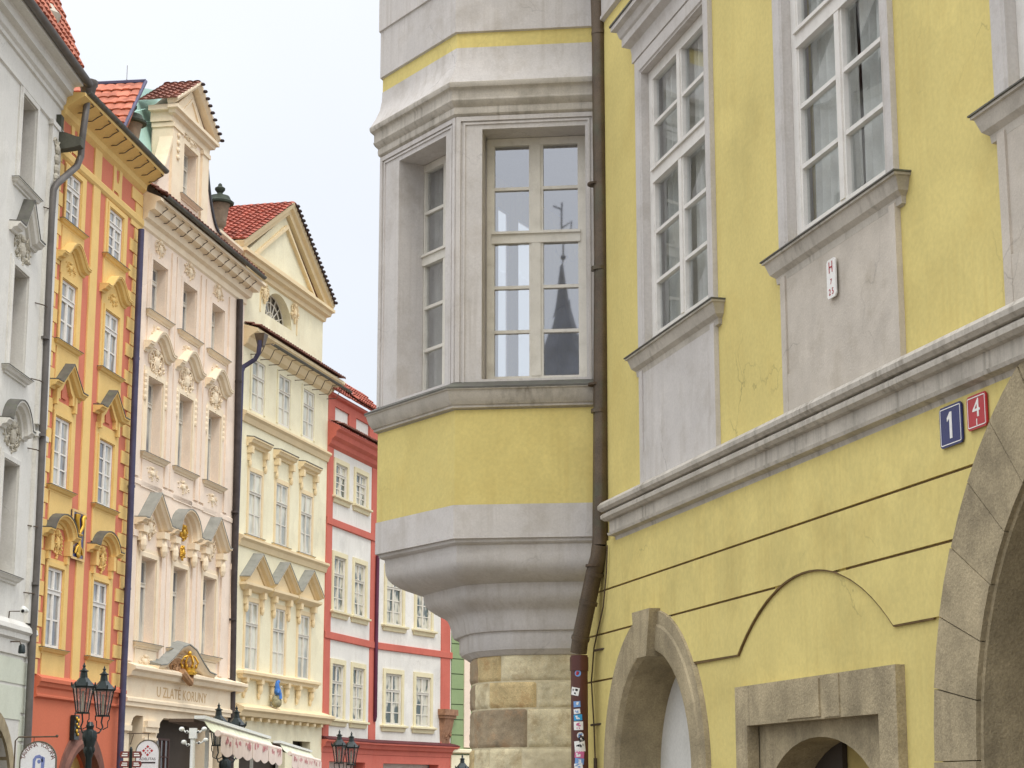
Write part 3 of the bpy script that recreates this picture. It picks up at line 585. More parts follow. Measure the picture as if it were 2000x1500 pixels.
for i in range(6):
    t=i*math.pi/3; m.blob((cx+.2*math.cos(t),-.34+.2*math.sin(t),cz-.12),.03,.03,.03)
m.build('gilded_crown',GLD,H,f,smooth=50)
m=MB(); a=F_PK.q(2.6,4.13,.08); b=F_PK.q(6.33,4.13,.08); m.text('U ZLATÉ KORUNY',(a[0]+b[0])/2,4.16,.40,y=-.083,sx=(b[0]-a[0])/3.05); m.build('carved_lettering',TXS,H,f)
# ground floor: dark arcade openings between peach piers
gh=[[(.55,.02),(.55,3.2),(.8,3.55),(1.0,3.62),(1.5,3.62),(1.5,.02)],[(2.55,.02),(2.55,3.1),(2.8,3.5),(3.05,3.62),(6.6,3.62),(6.6,.02)],rect(7.2,8.4,.02,3.4)]
front(H,W,3.9,gh,PKS,depth=.44,name='ground_floor_wall')
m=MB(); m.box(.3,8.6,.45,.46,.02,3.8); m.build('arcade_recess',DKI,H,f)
m=MB()
for xx in (1.5,): m.box(xx+.02,xx+1.0,-.08,.01,3.2,3.34); m.box(xx+.06,xx+.95,-.12,.01,3.34,3.5); m.box(xx+.02,xx+1.0,-.06,.01,3.0,3.06)
m.build('pier_capital',PKS,H,f); m=MB(); m.box(.02,.55,-.08,.01,3.2,3.34); m.build('pier_capital',PKS,H,f)
for (x0,x1,z0,z1) in ((3.0,4.4,.3,3.1),(.7,1.3,.2,3.0)):
    window(H,x0,x1,z0,z1,.3,BRW,GFG,low=6,up=0,cols=4,fw=.06,bar=.03,mull=.03,fr=f,name='shop_window')
# dormer
D0,D1=2.0,4.95
m=MB(); m.wall(rect(D0,D1,17.6,20.62),[rect(2.95,4.1,18.5,20.05)],0,.4,side=.6); m.build('dormer_wall',PKW,H,f)
m=MB(); m.prism([(D0+.02,17.6),(D1-.02,17.6),(D1-.02,20.62),(D0+.02,20.62)],.45,.6); m.build('dormer_body',PKW,H,f)
m=MB(); m.box(D0-.06,D0+.72,-.07,.55,17.9,20.24); m.box(D0-.1,D0+.76,-.11,.58,20.24,20.37); m.build('dormer_pilaster',PKS,H,f); m=MB(); m.box(D1-.5,D1+.06,-.07,.5,17.9,20.24); m.box(D1-.54,D1+.1,-.11,.5,20.24,20.37); m.build('dormer_pilaster',PKS,H,f)
m=MB(); cartouche(m,3.5,20.26,1.1,.32,41,-.05,.025)
for i in range(4): m.blob((D0+.35,-.09,20.1-.22*i),.1,.05,.08)
m.build('stucco_ornament',PKS,H,f)
window(H,2.95,4.1,18.5,20.05,.26,WC,GF,low=2,up=1,fw=.07,bar=.03,mull=.06,fr=f,name='dormer_window')
m=MB(); m.sweep([(2.93,18.5),(2.93,20.07),(4.12,20.07),(4.12,18.5)],[(.0,.0),(.05,0),(.05,.15),(0,.15)]); m.build('window_surround',PKS,H,f)
sill(H,2.8,4.25,18.5,PKS,.14,.12,f)
m=MB(); m.mould(D0-.08,D1+.08,[(.02,21.12),(.28,21.08),(.28,20.98),(.2,20.95),(.17,20.86),(.06,20.82),(.05,20.66),(0,20.64)],(1,1))
m.box(D0-.3,D0-.0,-.2,.62,20.95,21.1); m.box(D0-.15,D0-.0,-.05,.6,20.65,20.95)
dp=[(D0-.35,21.1),(3.47,22.2),(D1+.35,21.1)]
m.prism([(D0,21.1),(3.47,22.1),(D1,21.1)],-.02,.7); m.sweep(dp,[(-.02,0),(.2,0),(.3,.1),(.3,.16),(-.02,.16)]); m.sweep([(2.85,21.28),(3.47,21.78),(4.1,21.28)],[(0,0),(.06,0),(.06,.07),(0,.07)],closed=True); m.v=[(a,b,c-.26) for a,b,c in m.v]; m.build('dormer_pediment',PKS,H,f)
m=MB()
sl=math.hypot(1.9,1.1)
m.tiles((D0-.42,-.3,21.24),(0,1,0),(1.85,0,1.12),1.15,sl+.12,.24,.28,.05); m.tiles((D1+.42,-.3,21.24),(0,1,0),(-1.85,0,1.12),1.15,sl+.12,.24,.28,.05)
m.v=[(a,b,c-.30) for a,b,c in m.v]; m.build('dormer_roof',TILD,H,f)
m=MB()
for i in range(9):
    t=i/8; m.blob((D1+.40-1.85*t,-.34,21.24+1.12*t),.08,.08,.05,6,4)
m.v=[(a,b,c-.30) for a,b,c in m.v]; m.build('verge_tiles',TILE_DK,H,f)
for s,x0,x1,nm in ((-1,D0,.15,0),(1,D1,6.6,0)):
    pr=[(x0,17.7),(x1,17.7),(x1,18.25)]; n=10
    for i in range(n+1):
        t=i/n; pr.append((x1+(x0-x1)*(.12+.88*t), 18.3+1.75*(t**2.4)))
    m=MB(); m.prism(pr,-.0,.3); m.build('scroll_wall',PKW,H,f)
    m=MB(); m.sweep([p for p in (pr[3:] if s==1 else pr[3:][::-1])] if s==-1 else [p for p in pr[3:][::-1]],[(.04,-.02),(.06,-.02),(.06,.06),(-.34,.06),(-.34,-.02)]); m.build('scroll_coping',SLATE if s==1 else PKS,H,f)
m=MB(); m.box(6.2,W+.0,-.0,.5,17.7,18.3); m.mould(6.2,W,[(.08,18.42),(.08,18.34),(0,18.28)],(0,1)); m.build('parapet',PKS,H,f)
m=MB(); m.box(.0,1.0,.0,.5,17.7,18.3); m.mould(0.,1.0,[(.06,18.4),(.06,18.34),(0,18.28)],(0,0)); m.build('parapet',PKW,H,f)
for (ux,zz) in ((6.95,18.42),(-.5,18.45)):
    U=MB(); U.box(ux-.24,ux+.24,.0,.48,zz-.35,zz); U.lathe((ux,.24,zz),[(.24,0),(.24,.1),(.15,.16),(.13,.25),(.22,.36),(.23,.5),(.3,.95),(.33,1.02),(.2,1.04)],14); u=U.build('roof_urn',mat('weathered_urn_stone',srgb(138,122,104),var=.2,scale=3,stain=srgb(90,84,74),samt=.5),H,f,smooth=40)
    c=MB(); c.lathe((ux,.24,zz+1.03),[(.2,-.02),(.44,0),(.45,.06),(.36,.12),(.3,.25),(.12,.3),(.08,.36),(.16,.46),(.16,.52),(.07,.58),(.06,.64),(.02,.68)],14); c.build('urn_lid',mat('blackened_stone',srgb(62,68,58),var=.3,scale=5),u,f,smooth=40)
m=MB(); 
a=px(f,246,235,-.55); b=px(f,281,172,-1.05); c=px(f,316,178,-1.3); d=px(f,330,330,-.55); e=px(f,262,285,-.45)
m.add([a,b,c,d,e],[(0,1,2,3,4)]); m.add([(p[0],p[1]+.05,p[2]-.02) for p in (a,b,c,d,e)],[(0,1,2,3,4)])
for (A,B) in (((250,222),(318,203)),((252,240),(320,236)),((260,272),(322,272))):
    p=px(f,*A,-.7); r=px(f,*B,-.72); m.tube([p,r],.015,4)
m.build('copper_roof',COP,H,f)
m=MB(); p1=px(f,322,180,0); m.box(D0-.03,D0,.6,1.4,17.7,19.0); m.build('sheet_metal_cheek',SLATE,H,f)
P=pipe(H,[px(f,469,585,.1),px(f,463,900,.1),px(f,457,1150,.1),px(f,453,1395,.1),(px(f,453,1395,.1)[0],-.1,.05)],.1,mat('dark_drainpipe',srgb(70,62,60),rough=.5,metal=.2,var=.3,scale=4),f,collars=[px(f,466,745,.1),px(f,459,1000,.1),px(f,455,1210,.1)])
# roof behind
m=MB(); m.box(.05,W-.05,1.2,8.5,17.4,19.0); m.build('roof_body',TILD,H,f)

# ================================================================ cream house
f=F_CR; H=thing('town_house','cream house with a big gable, fan window and triangular hoods, three windows wide','house',f,group='row houses along the left side')
W=W_CR; cl=[(.78,1.88),(3.17,4.28),(5.54,6.66)]; rows=[(13.5,15.15),(9.53,11.54),(5.34,7.46)]
hol=[rect(a,b,c,d) for a,b in cl for c,d in rows]; dw=rect(5.3,7.0,.02,3.3)
front(H,W,16.2,hol+[dw,rect(.6,4.6,.02,3.2)],CRW,depth=.3); body(H,W,16.2,CRW)
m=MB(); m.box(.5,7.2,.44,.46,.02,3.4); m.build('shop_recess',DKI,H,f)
for ci,(a,b) in enumerate(cl):
    c_=(a+b)/2
    for ri,(c,d) in enumerate(rows):
        window(H,a,b,c,d,.0,WC,GFC,low=2,up=1,fw=.06,bar=.035,mull=.06,fr=f,tw=.09,upfrac=.33)
        m=MB(); m.sweep([(a-.0,c),(a-.0,d+.0),(b+.0,d+.0),(b+.0,c)],[(.0,.0),(.03,0),(.03,.14),(0,.14)]); m.build('window_surround',CRT if ri else CRW,H,f)
    hood(H,a-.3,b+.3,12.3,'flat',0,.26,CRT,fr=f,th=.26)
    m=MB()
    for xx in (a-.22,b+.04): m=MB(); m.box(xx,xx+.18,-.18,.01,12.08,12.3); m.box(xx+.03,xx+.15,-.1,.01,11.85,12.08); m.blob((xx+.09,-.08,11.75),.06,.06,.14); m.build('hood_console',CRT,H,f)
    sill(H,a-.2,b+.2,9.52,CRT,.08,.1,f)
    hood(H,a-.42,b+.42,8.0,'gable',.72,.34,CRT,fr=f,lead=LGR)
    m=MB(); m.mould(a-.3,b+.3,[(.0,8.02),(.26,8.0),(.26,7.92),(.16,7.84),(.1,7.78),(0,7.76)]); m.prism([(a-.3,8.0),(b+.3,8.0),(c_,8.62)],-.08,.0)
    m.build('hood_pediment',CRT,H,f)
    for xx in (a-.22,b+.04): m=MB(); m.box(xx,xx+.2,-.2,.01,7.6,7.8); m.box(xx+.03,xx+.17,-.13,.01,7.35,7.6); m.blob((xx+.1,-.09,7.25),.07,.07,.16); m.build('hood_console',CRT,H,f)
    m=MB()
    for xx in (a-.18,b+.0): m=MB(); m.box(xx,xx+.2,-.2,.01,4.95,5.12); m.blob((xx+.1,-.1,4.82),.08,.1,.2); m.blob((xx+.1,-.06,4.6),.06,.06,.14); m.build('sill_console',CRT,H,f)
m=MB(); m.mould(.45,7.0,[(.0,5.36),(.26,5.28),(.26,5.2),(.2,5.18),(.18,5.08),(0,5.05)]); m.build('sill_course',CRT,H,f)
for z in (13.32,9.42):
    m=MB(); m.mould(0,W,[(0,z+.06),(.18,z),(.18,z-.07),(.1,z-.14),(.05,z-.3),(0,z-.32)],(0,0)); m.build('string_course',CRT,H,f,smooth=20)
m=MB(); m.mould(0,W,[(0,4.32),(.36,4.18),(.36,4.1),(.28,4.04),(.24,3.92),(0,3.9)],(0,1))
for i in range(11): m.box(.3+.72*i,.5+.72*i,-.2,.01,3.8,3.9)
m.build('ground_floor_cornice',CRT,H,f,smooth=20)
m=MB(); m.mould(0,W,[(0,16.1),(.46,15.96),(.46,15.86),(.36,15.8),(.2,15.7),(.12,15.5),(0,15.4)],(0,1)); m.build('eaves_cornice',CRT,H,f,smooth=20)
gutter(H,.7,W+.35,.72,15.58,LEAD,f,.065)
for i in range(10):
    x=.6+.82*i; m=MB(); m.tube([(x,0,15.25),(x,-.35,15.25),(x+.06,-.4,15.4),(x,-.5,15.55),(x,-.78,15.55)],.014,5); m.build('gutter_bracket',IRON,H,f)
m=MB(); m.tiles((0,-.5,16.0),(1,0,0),(0,.95,.3),W+.25,.55,.22,.28,.05); m.build('eaves_tiles',TILD,H,f)
P=pipe(H,[px(f,508,665,.7),px(f,505,690,.65),px(f,498,702,.5),px(f,476,716,.15),px(f,472,726,.12),px(f,463,1000,.1),px(f,456,1220,.1),px(f,452,1345,.1)],.075,PIPEB,f)
m=MB(); c=px(f,510,672,.7); m.lathe((c[0],c[1],c[2]-.1),[(.09,0),(.13,.05),(.22,.35),(.24,.42),(.2,.42)],4,rot=.78); m.build('rain_head',PIPE,P,f)
# gable
G0,G1=-.15,7.75; apx=((G0+G1)/2,20.86)
fan=[(1.75,16.85)]+arc(2.95,16.85,1.2,180,0,14)+[]
gy=.12
m=MB(); gh=arc(3.35,16.95,1.25,180,0,16,.95)
m.wall([(G0,16.2),(G1,16.2),(G1,18.2),(G0,18.2)],[gh],gy,.4,side=.5); m.build('gable_wall',CRW,H,f)
m=MB(); m.box(G0+.02,G1-.02,gy+.5,7,16.2,18.3); m.prism([(G0-.1,18.2),(G1+.1,18.2),(apx[0],apx[1]-.1)],gy+.02,7); m.build('gable_body',CRW,H,f)
m=MB(); m.mould(G0,G1,[(.02,18.56),(.34,18.48),(.34,18.38),(.25,18.34),(.22,18.22),(.1,18.16),(.08,18.02),(.0,17.98)],(1,1),y=gy); m.build('gable_cornice',CRT,H,f,smooth=20)
rk=[(G0-.3,18.42),apx,(G1+.3,18.42)]
m=MB(); m.sweep(rk,[(-.05,-.05),(.12,-.05),(.14,.1),(.25,.14),(.3,.3),(-.05,.3)],y=gy); m.sweep([(1.15,18.7),(apx[0],20.3),(6.45,18.7)],[(-.02,0),(.1,0),(.1,.12),(-.02,.12)],y=gy,closed=True); m.build('gable_raking_cornice',CRT,H,f,smooth=20)
V=Vector((apx[0]-(G0-.35),0,apx[1]-18.37)); V2=Vector((apx[0]-(G1+.35),0,apx[1]-18.37))
m=MB(); m.tiles((G0-.4,gy-.34,18.72),(0,1,0),V,8.5,V.length+.02,.24,.3,.05); m.tiles((G1+.4,gy-.34,18.72),(0,1,0),V2,8.5,V.length+.02,.24,.3,.05); m.build('gable_roof',TIL,H,f)
m=MB()
for i in range(22):
    t=(i+.3)/22; m.blob((G1+.38+V2.x*t,gy-.36,18.72+V2.z*t),.11,.08,.06,6,4)
m.build('verge_tiles',TILE_DK,H,f)
m=MB(); 
for i in range(9):
    a=R(180-180*i/8); m.tube([(3.35,gy+.3,16.98),(3.35+1.22*math.cos(a),gy+.3,16.98+.92*math.sin(a))],.022,4)
for k in (.35,.7,1.): m.tube([(3.35+1.22*k*math.cos(R(a)),gy+.3,16.98+.92*k*math.sin(R(a))) for a in range(0,181,15)],.025,4)
m.tube([(2.1,gy+.3,16.98),(4.6,gy+.3,16.98)],.035,4)
o=m.build('fan_window',WC,H,f); m=MB(); m.prism(gh,gy+.34,gy+.36); m.build('pane',GFG,o,f)
m=MB()
for s in (-1,1): cartouche(m,3.35+s*1.42,17.6,.7,.75,50+s,gy-.0,.03)
m.sweep([(1.65,16.9),(1.65,18.0),(5.05,18.0),(5.05,16.9)],[(-.02,0),(.03,0),(.03,.05),(-.02,.05)],y=gy); m.build('stucco_ornament',CRT,H,f)
# sculpture on the ledge
p=f.at(3.15); f2=Fr((p[0]+f.n[0]*.22,p[1]+f.n[1]*.22),f.az); T=thing('sculpture','small blue sculpture on a rocky base standing on the ledge of the cream house','sculpture',f2,z=4.3); T.scale=(.85,)*3
def tb(m,nm,mt,sm=60): # mesh given in metres above the ledge
    m.v=[(a,b,c) for a,b,c in m.v]; return m.build(nm,mt,T,None,smooth=sm)
m=MB(); m.blob((0,0,.14),.34,.16,.18); m.blob((-.16,.02,.25),.14,.12,.16); m.blob((.16,0,.2),.16,.13,.18); m.blob((0,0,.32),.12,.1,.16); tb(m,'rocky_base',mat('mossy_rock',srgb(146,140,110),var=.3,scale=8))
m=MB(); m.tube([(.12,-.02,.3),(.1,-.02,.5),(-.04,-.02,.66),(-.1,-.02,.82),(-.04,-.02,.93)],.14,10,.07); m.blob((0,-.02,.58),.2,.13,.17); m.blob((-.02,-.05,.93),.08,.07,.07); m.tube([(.14,0,.6),(.2,0,.42),(.22,0,.24)],.1,8,.05); m.tube([(-.12,-.08,.62),(-.2,-.1,.5)],.06,8,.04); tb(m,'blue_figure',mat('bright_blue_paint',srgb(74,128,202),rough=.5,var=.2,scale=8,stain=srgb(30,56,130),samt=.6))
m=MB(); m.blob((.06,-.14,.74),.05,.03,.03); tb(m,'white_patch',WHT)

# ================================================================ white house with brick-red bands (two faces)
f=F_RD; H=thing('town_house','white house banded in brick red with a bent front and a red tiled attic','house',f,group='row houses along the left side')
W=W_RD; cl=[(.85,2.05),(3.03,4.25)]; rows=[(11.97,13.12),(7.92,9.8),(4.17,6.03)]
f3=F_RB; cl3=[(.86,2.08),(3.25,4.42)]; rows3=[(11.97,13.12),(7.87,9.93),(4.14,6.0)]
front(H,W,14.0,[rect(a,b,c,d) for a,b in cl for c,d in rows],RDW,z0=3.4,depth=.3,fr=f); body(H,W,15.4,RDW,fr=f)
front(H,W_RB,14.0,[rect(a,b,c,d) for a,b in cl3 for c,d in rows3],RDW,z0=3.4,depth=.3,fr=f3); body(H,W_RB,14.0,RDW,fr=f3)
front(H,W,3.4,[rect(.8,4.6,.02,2.7)],RDR,fr=f,name='ground_floor_wall'); front(H,W_RB,3.4,[rect(.8,5.2,.02,2.7)],RDR,fr=f3,name='ground_floor_wall')
for ff,cc,rr,w in ((f,cl,rows,W),(f3,cl3,rows3,W_RB)):
    for a,b in cc:
        for c,d in rr:
            window(H,a,b,c,d,.03,WC,GFR,low=3,up=1,fw=.06,bar=.035,mull=.07,fr=ff,tw=.1,upfrac=.33)
            m=MB(); m.sweep([(a-.02,c-.02),(a-.02,d+.02),(b+.02,d+.02),(b+.02,c-.02)],[(.0,.0),(.05,0),(.05,.17),(.0,.17)]); m.build('window_surround',YTR,H,ff)
            m=MB(); m.mould(a-.2,b+.2,[(0,c+.0),(.16,c-.04),(.16,c-.1),(.08,c-.14),(.06,c-.26),(0,c-.28)]); m.build('window_sill',YTR,H,ff)
    for z in (6.86,10.84):
        m=MB(); m.mould(-.0,w,[(0,z+.27),(.07,z+.25),(.07,z+.02),(0,z)],(0,0)); m.build('red_band',RDR,H,ff)
for ff,a,b in ((f,.0,.58),(f,4.86,5.42),(f3,5.3,6.06),(f3,0,.12)):
    m=MB(); m.box(a+.0,b,-.035,.01,3.42,13.6); m.build('red_pilaster',RDR,H,ff)
for ff,w in ((f,W),(f3,W_RB+.1)):
    m=MB(); m.mould(-.02,w,[(0,3.52),(.24,3.42),(.24,3.36),(.17,3.33),(.12,3.2),(.04,3.16),(.02,3.0),(0,2.98)],(0,1 if ff is f3 else 0)); m.m=1; m.mould(-.02,w,[(0,3.55),(.26,3.445),(.26,3.425)],(0,1 if ff is f3 else 0)); m.build('shop_cornice',[RDR,mat('dark_maroon_flashing',srgb(90,42,44),var=.2)],H,ff)
    m=MB(); m.mould(0,w,[(0,14.5),(.45,14.3),(.45,14.2),(.34,14.12),(.3,13.95),(.16,13.85),(.12,13.7),(0,13.6)],(0,0)); m.build('eaves_cornice',RDR,H,ff,smooth=20)
    m=MB(); m.tiles((0,-.52,14.34),(1,0,0),(0,.8,.3),w,.5,.2,.25,.04); m.build('cornice_tiles',TILD,H,ff)
m=MB(); m.wall(rect(-.0,W,14.4,15.45),[rect(.68,2.2,14.55,15.15),rect(2.95,4.5,14.55,15.15)],-.02,.1,side=.4); m.build('attic_wall',RDR,H,f)
m=MB(); m.box(.6,4.6,.05,.08,14.5,15.2); m.build('attic_panel',RDW,H,f)
m=MB(); m.mould(0,W,[(0,15.6),(.14,15.56),(.14,15.46),(0,15.4)],(0,1)); m.build('attic_cornice',RDR,H,f)
m=MB(); m.tiles((-.1,-.2,15.58),(1,0,0),(0,.8,.6),W+.2,1.6,.24,.3,.06); m.tiles((2.2,-.3,15.66),(1,0,0),(.25,.7,.66),2.8,1.3,.24,.3,.07); m.build('attic_roof',TIL,H,f)
m=MB(); m.box(0.02,W_RB,.5,8,14,15.2); m.build('roof_body',TIL,H,f3)
P=pipe(H,[px(f3,738,1085,.12),px(f3,735,1250,.12),px(f3,733,1400,.12),px(f3,731,1408,.05)],.07,mat('maroon_drainpipe',srgb(96,50,72),rough=.5,var=.2),f3)
m=MB(); m.box(5.1,6.2,-.34,.02,4.62,4.85); m.box(5.15,6.15,-.28,.02,4.5,4.62)
m.add([(5.3,0,3.5),(6.05,0,3.5),(6.15,0,4.5),(5.2,0,4.5),(5.45,-.05,3.5),(5.9,-.05,3.5),(6.05,-.24,4.5),(5.3,-.24,4.5)],[(4,5,6,7),(0,4,7,3),(1,5,6,2),(3,2,6,7),(0,1,5,4)])
cartouche(m,5.7,4.05,.7,.75,77,-.16,.05); m.build('carved_console',mat('brown_carved_console',srgb(156,118,92),var=.25,scale=5,stain=srgb(90,62,50),samt=.5),H,f3)

# ================================================================ sage green house and the one beyond
f=F_GN; H=thing('town_house','sage green house with grooved plaster, seen in a narrow strip beside the stone pier','house',f,group='row houses along the left side')
m=MB(); m.box(0,7,.0,.05,3.2,14); m.build('front_wall',mat('green_groove',srgb(96,112,80)),H,f)
m=MB()
z=3.3
while z<13.6: m.box(.01,.72,-.03,.01,z,z+.56); m.box(1.1,6.9,-.03,.01,z,z+.56); z+=.6
m.build('rusticated_plates',GRN,H,f)
m=MB(); m.box(.72,1.1,-.06,.0,3.4,14); m.build('corner_pilaster',PKW,H,f)
m=MB(); m.box(0,7,.06,8,0,14); m.build('rear_wall',GRN,H,f)
m=MB(); m.box(0,7,-.05,.02,0,3.1); m.mould(0,7,[(0,3.35),(.14,3.3),(.14,3.2),(0,3.15)],(0,0)); m.mould(0,7,[(0,2.2),(.1,2.16),(.1,2.1),(0,2.05)],(0,0)); m.build('ground_floor_wall',CRW,H,f)

# ================================================================ yellow corner house (foreground)
f=F_YE=Fr((0.99695,20.),165.766); H=thing('corner_house','yellow and grey corner house with an oriel on a stone pier, filling the right half','house',f)
UA=px(f,1170,700)[0]
A=f.at(UA); FO=Fr(A,-83.); uB=px(FO,888,850)[0]; B=FO.at(uB); FL=Fr(B,-33.); uC=px(FL,738,850)[0]; C=FL.at(uC)
Dp=(C[0]+1.15*.292,C[1]+1.15*.956); E_=(-.33,23.5)
FF=Fr(B,97.); LF=uB; FS=Fr(C,147.); LS=uC     # oriel front face and oriel left face, x to the right
WX=[(1.35,3.19),(5.05,6.88),(8.68,10.5)]
door=[(.28,.02)]+arc(1.4,1.78,1.12,180,0,24)+[(2.52,.02)]
sq=rect(3.98,6.5,.02,2.14); big=[(7.8,.02)]+arc(9.9,1.8,2.1,180,0,32)+[(12.0,.02)]; doorW=[(.12,.02)]+arc(1.4,1.78,1.28,180,0,24)+[(2.68,.02)]; bigW=[(7.61,.02)]+arc(10.01,1.8,2.4,180,0,32)+[(12.41,.02)]; sqW=rect(3.86,6.62,.02,2.28)
WE=14.
m=MB(); m.wall([(-1.05,0),(WE,0),(WE,13),(UA,13),(UA,4.0),(-1.05,4.0)],[rect(a-.03,b+.03,5.87,8.75) for a,b in WX]+[doorW,sqW,bigW],0,.45); m.build('street_wall',Y1,H)
m=MB(); m.box(UA+.02,WE,.47,9,9.3,13); m.box(UA+.02,WE,.5,9,4.6,5.5); m.box(WE-.02,WE,0,9,0,13); m.box(.8,WE,8.98,9,0,13); m.build('inner_structure',ROOM,H)
m=MB(); m.box(-.2,WE,3.9,4.0,5.5,9.3); m.box(.62,.72,.47,3.9,5.5,9.3); m.box(4.1,4.2,.47,3.9,5.5,9.3); m.box(7.8,7.9,.47,3.9,5.5,9.3); m.build('room_wall',ROOM,H)
# rusticated plaster layer on the ground floor, edges catch the light
cx_,cz_=5.22,2.45; rr=1.55
plC=[(-1.05,2.745),(-.08,2.745)]
def arcz(cx,cz,r,z,side): d=math.sqrt(max(0,r*r-(z-cz)**2)); return cx+side*d
do=(1.4,1.76,1.42); bo=(10.01,1.8,2.66)
m=MB(); th=.022
m.prism([(-1.05,3.655),(arcz(*bo,3.655,-1),3.655)]+[(arcz(*bo,z,-1),z) for z in (3.8,3.95,4.14)]+[(-1.05,4.14)],-th,.0)
m.prism([(-1.05,3.215),(5.18-math.sqrt(2.4**2-2.345**2),3.215)]+[(x,.87+math.sqrt(2.4**2-(x-5.18)**2)) for x in (4.8,4.95,5.1,5.25,5.4,5.55)]+[(5.18+math.sqrt(2.4**2-2.345**2),3.215),(arcz(*bo,3.215,-1),3.215)]+[(arcz(*bo,z,-1),z) for z in (3.35,3.5,3.635)]+[(-1.05,3.635)],-th,.0)
m.prism([(-1.05,2.745),(arcz(*do,2.745,-1),2.745)]+[(do[0]+do[2]*math.cos(R(t)),do[1]+do[2]*math.sin(R(t))) for t in range(130,99,-6)]+[(1.1,3.195),(-1.05,3.195)],-th,.0)
# right of the door: plate C with the blind arch (radius 2.4 m) cut out of it, its crown biting into the course above
def ba(z,sd): return 5.18+sd*math.sqrt(2.4**2-(z-.87)**2)
m.prism([(1.72,3.195),(1.75,3.14)]+[(do[0]+do[2]*math.cos(R(t)),do[1]+do[2]*math.sin(R(t))) for t in range(72,43,-6)]+[(2.45,2.745),(ba(2.735,-1),2.735)]+[(ba(z,-1),z) for z in (2.8,2.88,2.96,3.04,3.12,3.195)],-th,.0)
m.prism([(ba(3.195,1),3.195)]+[(ba(z,1),z) for z in (3.12,3.04,2.96,2.88,2.8,2.735)]+[(arcz(*bo,2.735,-1),2.735)]+[(arcz(*bo,z,-1),z) for z in (2.9,3.05,3.195)],-th,.0)
m.prism([(-1.05,.3),(-.05,.3),(-.05,2.0),(.02,2.4),(.2,2.725),(-1.05,2.725)],-th,.0)
m.build('rusticated_plates',Y1,H)
# dark strips in the plate gaps colour in the shadow of their edges
m=MB(); DJ=mat('shadow_joint',srgb(116,94,62),var=.3,scale=8)
m.box(-1.05,arcz(*bo,3.645,-1),-.006,.0,3.636,3.654); m.sweep([(2.5,2.735)]+[(5.18+2.4*math.cos(R(t)),.87+2.4*math.sin(R(t))) for t in range(129,50,-3)]+[(7.3,2.735)],[(-.004,-.012),(.018,-.012),(.018,.003),(-.004,.003)]); m.box(-1.05,4.5,-.006,0,3.196,3.214); m.box(5.9,arcz(*bo,3.2,-1),-.006,0,3.196,3.214); m.box(-1.05,arcz(*do,2.735,-1)-.02,-.006,0,2.726,2.744); m.build('joint',DJ,H)
# stone door surround, with keystone
m=MB(); dp=[(.28,.02)]+arc(1.4,1.78,1.12,180,0,30)+[(2.52,.02)]
m.sweep(dp,[(-.42,-.0),(.0,-.0),(.05,.03),(.06,.06),(.06,.26),(.045,.28),(.045,.40),(.0,.41)])
m.box(-.2,.24,-.08,.02,1.52,1.62); m.box(2.56,2.96,-.08,.02,1.52,1.62)
m.prism([(1.22,2.86),(1.56,2.86),(1.68,3.30),(1.14,3.30)],-.13,.1); m.build('door_surround',ST,H,smooth=30)
m=MB(); m.box(.0,2.8,.425,.46,.02,3.0); m.build('door_recess',WHP,H)
m=MB(); m.sweep(dp,[(-.60,-.0),(-.42,-.0),(-.42,.05),(-.60,.05)]); m.build('door_reveal',ST,H)
# square-headed stone frame with a segmental arch inside
m=MB(); m.wall([(3.72,.02),(6.78,.02),(6.80,2.46),(3.72,2.46)],[rect(3.98,6.5,.03,2.14)],-.07,.1,side=.08)
m.box(4.85,5.5,-.085,.0,2.16,2.44); m.box(5.58,5.86,-.08,0,2.15,2.45)
m.build('portal_frame',ST,H)
ia=arc(5.18,1.42,1.12,180,0,20,.60)
m=MB(); m.wall(rect(3.80,6.66,.02,2.30),[[(4.06,.03)]+ia+[(6.30,.03)]],.04,.33); m.build('inner_arch',ST,H)
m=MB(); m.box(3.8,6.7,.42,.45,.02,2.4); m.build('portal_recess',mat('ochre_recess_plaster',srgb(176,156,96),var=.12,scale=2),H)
m=MB(); m.box(3.87,4.85,.375,.415,.02,2.27); m.build('portal_shade_panel',DKI,H)  # dark sheet painting the shade of the deep left jamb and soffit
# big arch
def SH(m): m.v=[(a+.11,b,c) for a,b,c in m.v]
m=MB(); n=14
ang=[180-i*180/18 for i in range(19)]
for i in range(18):
    a0,a1=ang[i],ang[i+1]; g0=.10
    po=[(9.9+2.7*math.cos(R(t)),1.8+2.7*math.sin(R(t))) for t in (a0-g0,(a0+a1)/2,a1+g0)]; pi_=[(9.9+2.12*math.cos(R(t)),1.8+2.12*math.sin(R(t))) for t in (a1+g0,(a0+a1)/2,a0-g0)]
    m.prism(po+pi_,-.06-.003*((i*7)%3),.1)
for z0,z1 in ((.02,.6),(.62,1.2),(1.22,1.797)):
    m.box(7.2,7.78,-.065,.1,z0,z1); m.box(12.02,12.6,-.065,.1,z0,z1)
SH(m); m.build('arch_voussoirs',ST,H)
m=MB(); bp=[(7.8,.02)]+arc(9.9,1.8,2.1,180,0,40)+[(12.0,.02)]
m.sweep(bp,[(-.3,-.0),(.02,-.0),(.03,.02),(-.02,.05),(-.3,.05)]); SH(m); m.build('arch_roll_moulding',ST,H,smooth=30)
m=MB(); bq=[(7.95,.02)]+arc(9.9,1.8,1.95,180,0,40)+[(11.85,.02)]
m.sweep(bq,[(-1.5,0),(-.3,0),(-.28,.14),(-1.5,.2)])
for z in (.7,1.45,2.0): m.box(7.93,7.97,.32,1.4,z,z+.5)
SH(m); m.build('arch_reveal',mat('dark_stone_reveal',srgb(104,88,64),var=.3,scale=2.5,stain=srgb(58,52,42),samt=.7,fine=.2,bump=.8,bscale=30),H)
